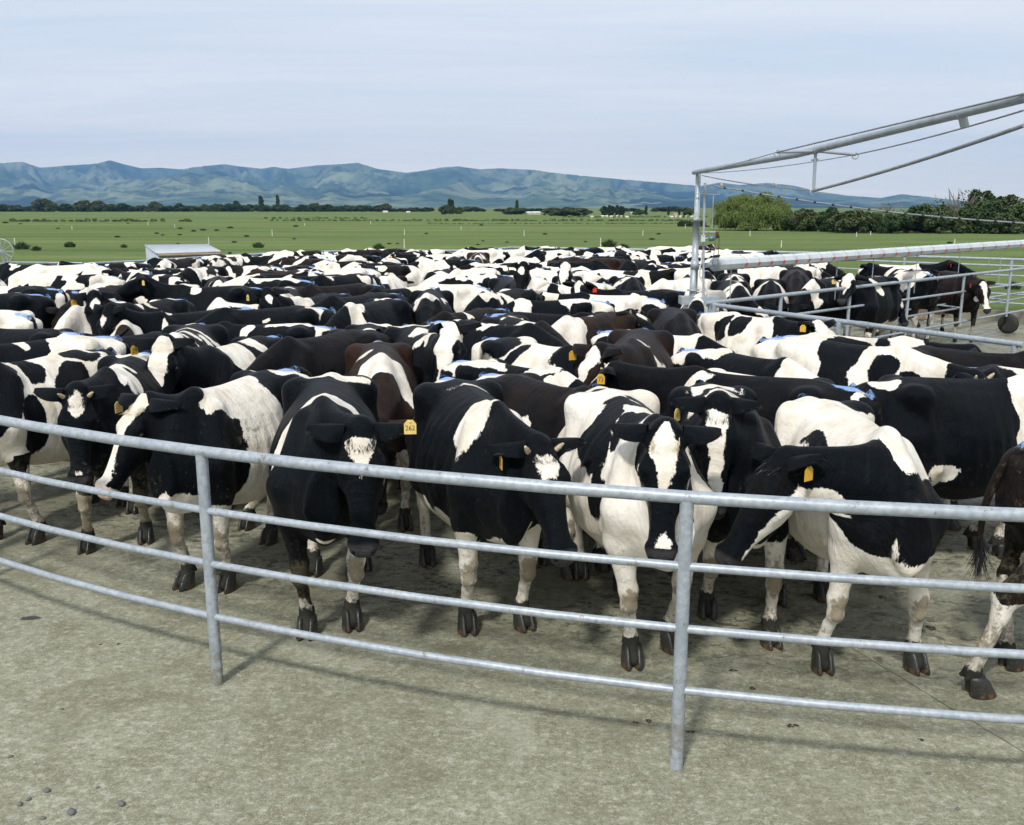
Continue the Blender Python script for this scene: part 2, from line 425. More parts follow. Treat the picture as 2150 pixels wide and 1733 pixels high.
# ---------------------------------------------------------------- cow materials
def coat_material():
    m, nt, b = new_mat('holstein_coat'); g = G(nt)
    rest = g.attr('rest').outputs['Vector']; patch = g.attr('patch').outputs['Fac']; paint = g.attr('paint').outputs['Fac']
    dirt = g.attr('dirt').outputs['Fac']; skin = g.attr('skin').outputs['Fac']; brown = g.attr('brown').outputs['Fac']; hoof = g.attr('hoof').outputs['Fac']
    st = g.mapping(rest, (1.1, 1.6, .42))
    n1 = g.noise(st, 9, 3, .55); n2 = g.noise(st, 75, 3, .7)
    f = g.math('ADD', patch, g.math('MULTIPLY', g.math('SUBTRACT', n1, .5), .075)); f = g.math('ADD', f, g.math('MULTIPLY', g.math('SUBTRACT', n2, .5), .034))
    white = g.map(f, -.0035, .0035)
    nb = g.noise(rest, 6, 4, .6); nf = g.noise(g.mapping(rest, (1, 1, .35)), 130, 2, .6)
    wcol = g.mix(g.map(nb, .35, .75), (.80, .765, .70), (.62, .55, .44))
    wcol = g.mix(g.math('MULTIPLY', g.map(nf, .3, .8), .25), wcol, (.55, .50, .42))
    bcol = g.mix(g.map(nf, .3, .75), (.0014, .0020, .0030), (.0036, .0046, .0066))
    bn = g.math('MULTIPLY', brown, g.map(g.noise(rest, 4.5, 3, .6), .25, .65), clamp=True)
    bcol = g.mix(bn, bcol, (.030, .015, .009))
    dust = g.math('MULTIPLY', g.map(g.noise(g.mapping(rest, (1, 1, .6)), 3.1, 4, .6), .45, .75), g.map(g.noise(rest, 48, 3, .7), .35, .75))
    bcol = g.mix(g.math('MULTIPLY', dust, .22), bcol, (.038, .031, .022))
    col = g.mix(white, bcol, wcol)
    # dried mud and stains
    d1 = g.noise(g.mapping(rest, (1, 1, .8)), 34, 4, .72); d2 = g.noise(rest, 5.5, 3, .6)
    thr = g.math('SUBTRACT', .80, g.math('MULTIPLY', dirt, .40)); thr = g.math('SUBTRACT', thr, g.math('MULTIPLY', g.math('SUBTRACT', d2, .5), .30))
    dm = g.map(g.math('SUBTRACT', d1, thr), -.06, .14)
    col = g.mix(g.math('MULTIPLY', g.math('MULTIPLY', dm, .75), g.map(dirt, 0, .1)), col, g.mix(white, (.09, .08, .05), (.13, .11, .065)))
    col = g.mix(g.math('MULTIPLY', g.map(dirt, .3, 1.6), g.map(d2, .25, .75)), col, g.mix(white, (.05, .04, .025), (.24, .19, .11)))
    # skin
    sc = g.mix(white, g.mix(g.noise(rest, 60, 2), (.022, .022, .026), (.05, .048, .05)), g.mix(g.noise(rest, 14, 3), (.50, .33, .24), (.66, .48, .36)))
    col = g.mix(skin, col, sc)
    # tail paint
    pn = g.noise(g.mapping(rest, (1, 2.2, 1)), 16, 4, .7)
    pm = g.map(g.math('ADD', paint, g.math('MULTIPLY', g.math('SUBTRACT', pn, .5), .9)), .48, .62)
    col = g.mix(g.math('MULTIPLY', pm, .9), col, g.mix(g.noise(rest, 60, 2), (.13, .26, .56), (.33, .46, .70)))
    hc = g.mix(g.noise(rest, 25, 3), (.014, .015, .012), (.042, .042, .034))
    hn = g.math('ADD', hoof, g.math('MULTIPLY', g.math('SUBTRACT', g.noise(rest, 30, 3), .5), .7))
    col = g.mix(g.map(hn, .45, .6), col, hc)
    g.put(b.inputs['Base Color'], col)
    rg = g.mix(white, (.46, .46, .46), (.75, .75, .75)); rg = g.mix(g.math('MULTIPLY', skin, g.math('SUBTRACT', 1, white)), rg, (.22, .22, .22)); g.put(b.inputs['Roughness'], rg)
    g.put(b.inputs['Specular IOR Level'], g.math('ADD', .072, g.math('MULTIPLY', white, .06))); g.put(b.inputs['Specular Tint'], g.mix(white, (.66, .86, 1.0), (1, 1, 1)))
    b.inputs['Sheen Weight'].default_value = .015; b.inputs['Sheen Roughness'].default_value = .5
    h = g.math('ADD', g.math('MULTIPLY', g.noise(g.mapping(rest, (1, 1, .3)), 190, 3, .7), .6), g.math('MULTIPLY', g.noise(rest, 22, 3), .7))
    h = g.math('ADD', h, g.math('MULTIPLY', g.noise(g.mapping(rest, (1, 1, .7)), 7, 3, .55), 1.6))
    h = g.math('ADD', h, g.math('MULTIPLY', g.noise(g.mapping(rest, (4.5, 1, .8)), 5.5, 3, .6), 1.5))
    g.put(b.inputs['Normal'], g.bump(h, .85, .010))
    return m
def simple(name, col, rough=.5, metal=0, spec=.5, col2=None, scale=20, bump=0, bscale=None, coat=0):
    m, nt, b = new_mat(name); g = G(nt)
    tc = g.n('ShaderNodeTexCoord').outputs['Object']
    if col2: g.put(b.inputs['Base Color'], g.mix(g.map(g.noise(tc, scale, 4, .6), .3, .7), col, col2))
    else: b.inputs['Base Color'].default_value = tuple(col) + (1,)
    b.inputs['Roughness'].default_value = rough; b.inputs['Metallic'].default_value = metal; b.inputs['Specular IOR Level'].default_value = spec
    if coat: b.inputs['Coat Weight'].default_value = coat; b.inputs['Coat Roughness'].default_value = .15
    if bump: g.put(b.inputs['Normal'], g.bump(g.noise(tc, bscale or scale, 4, .6), bump, .01))
    return m
COAT = coat_material()
HOOF = simple('wet_hoof', (.012, .012, .011), .28, 0, .5, (.05, .028, .010), 16, .5, 60)
def _hoof_mat():
    m, nt, b = new_mat('muddy_hoof'); g = G(nt); tc = g.n('ShaderNodeTexCoord').outputs['Object']
    z = g.n('ShaderNodeSeparateXYZ'); g.put(z.inputs[0], tc)
    nn = g.noise(tc, 17, 4, .65)
    low = g.math('ADD', g.map(z.outputs['Z'], .085, .0, 0, .28), g.noise(tc, 24, 4, .7))
    col = g.mix(g.math('MULTIPLY', g.map(low, .76, .86), .7), g.mix(g.noise(tc, 50, 3), (.010, .011, .010), (.035, .035, .03)), (.16, .070, .022))
    g.put(b.inputs['Base Color'], col); g.put(b.inputs['Roughness'], g.map(nn, .3, .7, .2, .55))
    g.put(b.inputs['Normal'], g.bump(g.noise(tc, 70, 4, .7), .6, .006))
    return m
HOOF = _hoof_mat()
EYE = simple('cow_eye', (.006, .004, .004), .06, 0, .6)
HAIRK = simple('black_hair', (.010, .010, .013), .5, 0, .35)
HAIRW = simple('cream_hair', (.72, .66, .52), .7, 0, .2, (.55, .47, .33), 30)
PAINTHAIR = simple('blue_painted_hair', (.20, .34, .64), .8, 0, .1, (.42, .54, .74), 40)
HORN = simple('horn_keratin', (.55, .47, .34), .5, 0, .4, (.30, .22, .13), 60)
TAGY = simple('yellow_tag_plastic', (.72, .42, .035), .4, 0, .5, (.60, .36, .05), 40)
TAGP = simple('faded_tag_plastic', (.74, .55, .18), .45, 0, .5, (.62, .44, .14), 40)
TAGR = simple('red_tag_plastic', (.60, .03, .015), .4)
INK = simple('black_tag_ink', (.01, .01, .01), .5)

def fbm_blob(P, seed):
    rs = np.random.RandomState(seed); o = np.zeros(P.shape)
    for k in range(5):
        fr = rs.normal(0, 1, (3, 3)) * (5 + 3.5 * k); ph = rs.uniform(0, 6.28, 3); o += np.sin(P @ fr.T + ph) * (.050 / (1 + k * .55))
    return o
def surf_point(s, a):
    """point of the body at station s, a = 0 spine .. +-1 belly (plus = cow's left)"""
    s_ = min(max(s, -.80), .74); k = min(max(int(np.searchsorted(XS, s_)) - 1, 0), len(XS) - 2)
    t = (s_ - XS[k]) / (XS[k + 1] - XS[k]); o = SO[k] * (1 - t) + SO[k + 1] * t
    q = abs(a) * 8; i = min(int(q), 7); y, z = o[i] * (1 - (q - i)) + o[i + 1] * (q - i)
    if s > .70:   # neck
        z = 1.08 + (s - .44) * .16 + math.cos(a * PI) * (.26 - .16 * min(1, (s - .44) / .72)); y = math.sin(abs(a) * PI) * (.15 - .06 * min(1, (s - .44) / .72))
    return np.array((s, math.copysign(y, a), z))
def coat_attrs(cs, V, c):
    """c: dict base 'K'/'W', spots [(s,a,rs,ra,'W'/'K')...], face blaze, socks, belly, seed"""
    w, H, rest = cs.groups(V); seed = c.get('seed', 1)
    rs = np.random.RandomState(seed)
    Pw = rest + fbm_blob(rest, seed) * c.get('warp', 1.0)
    f = np.full(len(V), -.35 if c.get('base', 'K') == 'K' else .35)
    def paint(f, d, col):  # d > 0 inside
        return np.maximum(f, d) if col == 'W' else np.minimum(f, -d)
    spots = c.get('spots')
    if spots is None:
        spots = []
        wh = c.get('white', .45)
        if c.get('base', 'K') == 'K':
            n = 1 + int(wh * 9)
            n += 2
            for i in range(n): spots.append((rs.uniform(-.8, .9), rs.uniform(-.5, .5), rs.uniform(.07, .10 + .22 * wh), rs.uniform(.10, .16 + .26 * wh), 'W'))
            if rs.rand() < .5: spots.append((rs.uniform(.35, .7), 0, rs.uniform(.05, .12), .6, 'W'))
        else:
            n = 2 + int((1 - wh) * 11)
            for i in range(n): spots.append((rs.uniform(-.8, .8), rs.uniform(-.7, .7), rs.uniform(.07, .2), rs.uniform(.09, .24), 'K'))
            spots.append((1.0, 0, .30, .6, 'K'))
    for (s, a, r1, r2, col) in spots:
        C = surf_point(s, a); q = Pw - C
        d = 1 - np.sqrt((q[:, 0] / r1) ** 2 + (q[:, 1] / r2) ** 2 + (q[:, 2] / r2) ** 2)
        f = paint(f, d * min(r1, r2), col)
    # belly and legs
    legw = w['fl'] + w['fr'] + w['hl'] + w['hr']
    if c.get('belly', True): f = paint(f, .63 + c.get('bellyz', 0) + .25 * np.abs(Pw[:, 1]) * 0 - Pw[:, 2] - .0 * Pw[:, 0], 'W')
    sk = c.get('sock', .62); skk = {k: (sk if not isinstance(sk, dict) else sk.get(k, .6)) for k in ('fl', 'fr', 'hl', 'hr')}
    sock = sum(w[k] * skk[k] for k in skk) / np.maximum(legw, 1e-3)
    low = V[:, 2] < .72
    fl = sock - Pw[:, 2] + 0
    if c.get('legK', False): fl = -fl
    f = np.where(low, f * (1 - legw) + np.clip(fl, -.3, .3) * legw, f)
    # head
    bl = c.get('blaze', 'star'); hx, hy, hz = H.T; wob = fbm_blob(H * 2.2, seed + 7)[:, 0] * .35
    top = (hz > -.10) & (hx > -.075)
    if bl == 'none': hf = np.full(len(V), -.1)
    elif bl == 'star': hf = .042 - np.hypot((hx - .10) * .62, hy * 1.0) + wob * .3
    elif bl == 'heart': hf = .050 - np.hypot((hx - .11) * (.62 + 0 * hx), hy * (.75 + 4.5 * np.clip(hx - .06, 0, 1))) + .0
    elif bl == 'wide': hf = np.interp(hx, [-.05, .02, .10, .2, .3, .4, .5, .56], [.02, .07, .06, .045, .035, .035, .06, .06]) - np.abs(hy + .01) + wob * .5
    elif bl == 'narrow': hf = np.interp(hx, [-.04, .03, .10, .18, .24, .30, .56], [.02, .052, .045, .022, .008, -.03, -.05]) - np.abs(hy) + wob * .5
    elif bl == 'face': hf = np.interp(hx, [-.05, .02, .10, .2, .34, .56], [.09, .09, .08, .07, .02, -.01]) - np.abs(hy) + wob * .5
    else: hf = bl(hx, hy, hz)
    hf = np.where(top, hf, -.08)
    if c.get('chin'): hf = np.maximum(hf, np.minimum(-.112 - hz, hx - .1))
    if c.get('jaw'): hf = np.maximum(hf, -c['jaw'] - hz)
    if c.get('nose'): hf = np.maximum(hf, .028 - np.hypot(hx - .52, hy))
    wh_ = np.clip(w['head'] * 1.6, 0, 1)
    f = f * (1 - wh_) + np.clip(hf, -.2, .2) * wh_
    wu = w['udder']; f = np.where(wu > .4, .2, f)
    muzz = np.clip((hx - .495 + (hz + .09) * -.15) / .02, 0, 1) * (w['head'] > .5)
    skin = np.clip(np.maximum(wu * 1.3 - .25, muzz), 0, 1)
    skin = np.where((wu > .3) & (V[:, 2] > .74), 0, skin)
    f = np.where(muzz > .3, -.2 if not c.get('pinknose') else .2, f)
    pr = c.get('paint', .8); pt = np.zeros(len(V))
    if pr:
        for (px, rr) in ((-.66, .17),):
            pt = np.maximum(pt, pr * np.clip(1.35 - np.sqrt(((V[:, 0] - px) / rr) ** 2 + ((V[:, 1] - c.get('pyo', 0)) / .085) ** 2 + ((V[:, 2] - 1.34) / .07) ** 2), 0, 1))
    kneef = np.zeros(len(V))
    for k in ('fl', 'fr'):
        x, y = cs.feet[k]; q = 1 if k == 'fl' else -1
        K = np.array((.45 + (x - .45) * .5 + .075, q * .185 + (y - q * .185) * .55, .40)); kneef = np.maximum(kneef, 1.35 - np.linalg.norm((V - K) / (.06, .05, .085), axis=1))
    D = (c.get('dirt', .3) + .15) * (.35 + .65 * np.clip(1.3 - V[:, 2] * 1.1, 0, 1) + .5 * np.clip(-(V[:, 0] + .5) * 2, 0, 1) * (V[:, 2] > .6)) + np.clip(kneef, 0, 1) * .95 + legw * (.16 + .25 * np.clip(.5 - V[:, 2], 0, 1))
    D = D + c.get('mud', 0) * np.exp(-(((V[:, 0] - c.get('mudx', .3)) / .22) ** 2) - ((V[:, 2] - 1.1) / .17) ** 2)
    hoof = np.clip((.235 - V[:, 2]) / .13, 0, 1) * .98
    brown = np.full(len(V), float(c.get('brown', 0)))
    off = rs.uniform(-20, 20, 3)
    return dict(rest=rest + off, patch=f, paint=pt, dirt=np.clip(D, 0, 1.3), skin=skin, brown=brown, hoof=hoof)

def ear_geo(cs, w, up=.0, fwd=.0, nu=9, nv=7):
    """cupped leaf ear; returns V, F, inner flag. w = -1 right, +1 left"""
    base = cs.hp(-.005, w * .105, -.05)
    X, Yv, Z = cs.HM
    d = w * Yv * math.cos(up) + Z * math.sin(up) * .9 - X * (.25 - fwd); d /= np.linalg.norm(d)
    dn = np.cross(d, X * w); 
    # opening faces forward-down along face direction
    op = X * .75 - Z * .62; op -= d * op.dot(d); op /= np.linalg.norm(op); sd = np.cross(op, d)
    V = []; L = .185
    for layer in (0, 1):
        for i in range(nu + 1):
            t = i / nu; wd = .070 * max(0.0, math.sin(PI * min(1, (.14 + t * .86)) ** 1.0)) ** .80 + .004
            for j in range(nv + 1):
                u = j / nv * 2 - 1
                cup = (1 - u * u) * (.060 * (1 - t * .55))
                p = base + d * (t * L - .02) + sd * (u * wd) - op * (cup) + op * (-.020 * (1 - layer) * (1 - u * u) ** .5 * (1.02 - t) ** .3)
                p = p - Z * (.045 * t * t) - X * (.02 * t * t)
                V.append(p)
    n1 = (nu + 1) * (nv + 1); F = []; inner = []
    idx = lambda l, i, j: l * n1 + i * (nv + 1) + j
    for i in range(nu):
        for j in range(nv):
            a = (idx(0, i, j), idx(0, i + 1, j), idx(0, i + 1, j + 1), idx(0, i, j + 1)); b = (idx(1, i, j), idx(1, i, j + 1), idx(1, i + 1, j + 1), idx(1, i + 1, j))
            F.append(a if w > 0 else a[::-1]); F.append(b if w > 0 else b[::-1])
    inner = [0] * n1 + [1] * n1
    return np.array(V), np.array(F), np.array(inner), (base, d, op, sd)
def tube_geo(pts, rs, n=8):
    m = MB(); m.tube(pts, rs, n, caps=False); return np.array(m.v), np.array(m.f)
def hoof_mesh():
    """a cloven hoof pointing +x, 12 cm long"""
    V = []; F = []
    n = 16
    for w in (-1, 1):
        prof = [(0, 1.0, 0), (.012, 1.06, 0), (.035, .98, -.006), (.06, .88, -.014), (.085, .80, -.022), (.10, .66, -.028), (.106, .3, -.03)]
        b0 = len(V)
        for z, sc, sh in prof:
            for j in range(n):
                a = 2 * PI * j / n; x = math.cos(a); y = math.sin(a)
                X = (x * .066 if x > 0 else x * .052); wy = .027 * (1 - .30 * max(x, 0) ** 2)
                Y = y * wy; 
                V.append((.018 + X * sc + sh, w * (.0305 + .003) + Y * sc - w * .004 * (max(x, 0)), z + .001))
        for i in range(len(prof) - 1):
            for j in range(n): F.append((b0 + i * n + j, b0 + i * n + (j + 1) % n, b0 + (i + 1) * n + (j + 1) % n, b0 + (i + 1) * n + j))
    me = mesh_np('hoof', V, F, HOOF)
    return me
HOOFME = hoof_mesh()
def tufts(pts, dirs, L, wd, mat, name, parent, seed=0, curl=.3, seg=3):
    """many small tapered blades of hair"""
    r = random.Random(seed); V = []; F = []
    for p, d in zip(pts, dirs):
        p = Vector(p); d = Vector(d).normalized(); l = L * r.uniform(.6, 1.2)
        s = d.cross(Vector((r.uniform(-1, 1), r.uniform(-1, 1), r.uniform(-1, 1)))).normalized()
        bend = Vector((r.uniform(-1, 1), r.uniform(-1, 1), r.uniform(-1, .3))) * curl
        b = len(V)
        for i in range(seg + 1):
            t = i / seg; c = p + d * l * t + bend * l * t * t * .6; ww = wd * (1 - t * .9)
            V.append(c - s * ww); V.append(c + s * ww)
        for i in range(seg): F.append((b + 2 * i, b + 2 * i + 1, b + 2 * i + 3, b + 2 * i + 2))
    return link(name, mesh_np(name, V, F, mat), parent)
def text_geo(txt, size):
    cu = bpy.data.curves.new('t', 'FONT'); cu.body = txt; cu.size = size; cu.align_x = 'CENTER'; cu.align_y = 'CENTER'; cu.resolution_u = 3
    o = bpy.data.objects.new('t', cu); COL.objects.link(o)
    dg = bpy.context.evaluated_depsgraph_get(); me = bpy.data.meshes.new_from_object(o.evaluated_get(dg))
    vs = [tuple(v.co) for v in me.vertices]; fs = [tuple(p.vertices) for p in me.polygons]
    bpy.data.objects.remove(o); bpy.data.curves.remove(cu); bpy.data.meshes.remove(me)
    return vs, fs
_TC = {}
def tag_mesh(txt, mat, small=False):
    k = (txt, mat.name)
    if k in _TC: return _TC[k]
    m = MB(); w, h = .031, .037
    out = [(-w, -h), (w, -h), (w, h * .45), (w * .45, h), (-w * .45, h), (-w, h * .45)]
    vs = [(x, y, z) for z in (-.0015, .0015) for x, y in out]; n = 6
    m._add(vs, [tuple(range(n - 1, -1, -1)), tuple(range(n, 2 * n))] + [(i, (i + 1) % n, n + (i + 1) % n, n + i) for i in range(n)])
    m.lathe((0, h * .72, -.004), [(.006, 0), (.006, .009), (.003, .011)], 8)
    if txt:
        m.cur = 1; vs, fs = text_geo(txt, .044 if len(txt) < 3 else .033)
        for z, sx in ((.0022, 1), (-.0022, -1)):
            m._add([(x * sx, y * 1.1 - .006, z) for x, y, _ in vs], [f if sx > 0 else f[::-1] for f in fs])
    _TC[k] = m.mesh('ear_tag', [mat, INK]); return _TC[k]
def place(o, origin, xax, yax):
    x = Vector(xax).normalized(); z = x.cross(Vector(yax)).normalized(); y = z.cross(x)
    o.matrix_local = Matrix(((x.x, y.x, z.x, origin[0]), (x.y, y.y, z.y, origin[1]), (x.z, y.z, z.z, origin[2]), (0, 0, 0, 1)))

def make_cow(loc, heading, coat, label, poll=None, muz=None, feet=None, h=.025, detail=1, girth=1.0, rib=1.0, udder=.9, scale=1.0,
             ears=((.15, 0), (.15, 0)), tagt=None, tag_side=-1, tag_mat=None, tag_at=.62, tag_up=None, horn=False, tail=None, forelock=None, group='black and white dairy cows packed in the yard', sidev=None, tag_side2=None):
    """poll / muz in the cow's own frame"""
    poll = poll or (1.06, 0, 1.36); muz = muz or (1.42, 0, 1.0)
    feet = feet or {'fl': (.47, .15), 'fr': (.44, -.15), 'hl': (-.62, .16), 'hr': (-.58, -.16)}
    cs = CowShape(poll, muz, feet, girth, rib, udder, sidev)
    V, F = cs.mesh(h); A = coat_attrs(cs, V, coat)
    Vs = [V]; Fs = [F]; n = len(V); ex = {k: [v] for k, v in A.items()}
    off = A['rest'][0] * 0
    frames = {}
    for w, (eu, ef) in zip((-1, 1), ears):
        v, f, inner, fr = ear_geo(cs, w, eu, ef, *((9, 7) if detail else (5, 4))); frames[w] = fr
        Vs.append(v); Fs.append(f + n); n += len(v); k = len(v)
        ex['rest'].append(v + 3); ex['patch'].append(np.full(k, -.2) if not coat.get('whiteear') else np.full(k, .1)); ex['paint'].append(np.zeros(k)); ex['dirt'].append(np.full(k, .1))
        ex['skin'].append(inner * .35); ex['brown'].append(np.full(k, coat.get('brown', 0))); ex['hoof'].append(np.zeros(k))
    tp = tail or [(-.76, 0, 1.31), (-.84, 0, 1.24), (-.87, .01, 1.05), (-.86, .02, .8), (-.84, .02, .58), (-.82, .02, .42)]
    k0 = len(tp); rr = [.036 - .024 * (i / (k0 - 1)) ** .6 for i in range(k0)]
    # resample tail smoothly
    tpn = np.array(tp, float); u = np.linspace(0, k0 - 1, 16 if detail else 8); tp2 = np.stack([np.interp(u, range(k0), tpn[:, a]) for a in range(3)], 1)
    for _ in range(2): tp2[1:-1] = .25 * tp2[:-2] + .5 * tp2[1:-1] + .25 * tp2[2:]
    v, f = tube_geo([tuple(p) for p in tp2], list(np.interp(u, range(k0), rr)), 8 if detail else 6)
    Vs.append(v); Fs.append(f + n); n += len(v); k = len(v)
    ex['rest'].append(v + 5); ex['patch'].append(np.full(k, -.2 if not coat.get('whitetail') else .2)); ex['paint'].append(np.clip((.25 - np.arange(k) / k) * 3, 0, .6) * (1 if coat.get('paint', 1) else 0)); ex['dirt'].append(np.full(k, .5))
    ex['skin'].append(np.zeros(k)); ex['brown'].append(np.full(k, coat.get('brown', 0))); ex['hoof'].append(np.zeros(k))
    me = mesh_np('cow_body', np.concatenate(Vs), np.concatenate(Fs), COAT, True, {k: np.concatenate(v) for k, v in ex.items()})
    root = empty('dairy_cow', (loc[0], loc[1], 0), heading); root.scale = (scale,) * 3
    tag(root, label, 'cow', group)
    link('body', me, root)
    if detail:
        for w in (-1, 1):
            e = MB(); c = cs.hp(.166, w * .101, -.040); e.ball(tuple(c), .0225, 14); e.build('eye', EYE, root)
        for key, (x, y) in feet.items():
            o = link('hoof', HOOFME, root); o.location = (x - .002, y, 0); o.rotation_euler = (0, 0, (.12 if key[1] == 'l' else -.12)); o.scale = (1.10, 1.02, 1.08)
    sides = [tag_side] if tagt is not None else []
    if tagt is not None and tag_side2: sides.append(tag_side2)
    for sd_ in sides:
        base, d, op, sd = frames[sd_]; o = link('ear_tag', tag_mesh(tagt, tag_mat or TAGY), root)
        p = base + d * (.20 * tag_at) + op * .018 - np.array((0, 0, 1)) * .03
        # hang from the ear facing the way the ear opens
        dn = Vector((0, 0, -1)); nrm = Vector(op) + Vector((0, 0, .2)); x = Vector((0, 0, 1)).cross(nrm)
        if tag_up: p = base + d * (.185 * tag_at) + np.array((0, 0, tag_up[0])) + op * .03; nrm = Vector((math.cos(tag_up[1]), math.sin(tag_up[1]), .25)); x = Vector((0, 0, 1)).cross(nrm)
        place(o, p, x, (0, 0, 1))
    if horn:
        for w in (-1, 1):
            m = MB(); a = cs.hp(.0, w * .075, -.01); b_ = cs.hp(-.01, w * .10, .035); m.tube([tuple(a), tuple((a + b_) / 2), tuple(b_)], [.016, .014, .006], 8); m.build('horn', HORN, root)
    if detail > 1:
        r = np.random.RandomState(coat.get('seed', 1)); n_ = 260
        hx = r.uniform(-.05, .06, n_); hy = r.uniform(-.065, .065, n_)
        pts = [cs.hp(x, y, (.0 if x > 0 else -.03 * abs(x) / .05) + .012 * x / .06 - .004) for x, y in zip(hx, hy)]
        dirs = [(cs.HM[0] * .9 + cs.HM[2] * .55 + cs.HM[1] * r.uniform(-.4, .4)) for _ in pts]
        fl = forelock or 'K'
        tufts(pts, dirs, .042, .0028, HAIRK if fl == 'K' else HAIRW, 'forelock', root, 3)
        ep, ed = [], []
        for w in (-1, 1):
            base, d, op, sd = frames[w]
            for q in r.uniform(0, 1, 150):
                for s_ in (-1, 1):
                    t = .12 + .86 * q; wd = .070 * max(0.0, math.sin(PI * min(1, (.14 + t * .86)) ** 1.0)) ** .80
                    ep.append(base + d * (t * .185 - .02) + sd * (s_ * wd * r.uniform(.75, 1.0)) - op * .012 - cs.HM[2] * (.045 * t * t) - cs.HM[0] * (.02 * t * t)); ed.append(op * .55 - sd * s_ * .5 + d * .5 + r.normal(0, .2, 3))
        tufts(ep, ed, .026, .0016, HAIRK, 'ear_fringe', root, 9)
        t0, t1 = np.array(tp[-2]), np.array(tp[-1]); q = r.uniform(0, 1, 220)
        tufts([t0 + (t1 - t0) * x for x in q], [(t1 - t0) / np.linalg.norm(t1 - t0) + r.normal(0, .16, 3) for _ in q], .17, .003, HAIRK if not coat.get('whitetail') else HAIRW, 'tail_switch', root, 4)
    if coat.get('tuft') and detail:
        r = np.random.RandomState(5 + coat.get('seed', 1)); n_ = 240
        pts = [(-.66 + x * .12, y * .045, 1.325 - abs(y) * .012 - abs(x) * .02) for x, y in zip(r.uniform(-1, 1, n_), r.uniform(-1, 1, n_))]
        dirs = [(r.uniform(-1.2, .1), r.uniform(-.9, .9), .5) for _ in pts]
        tufts(pts, dirs, .026, .0032, PAINTHAIR, 'painted_tuft', root, 6)
    root['_cs'] = 0; del root['_cs']
    return root
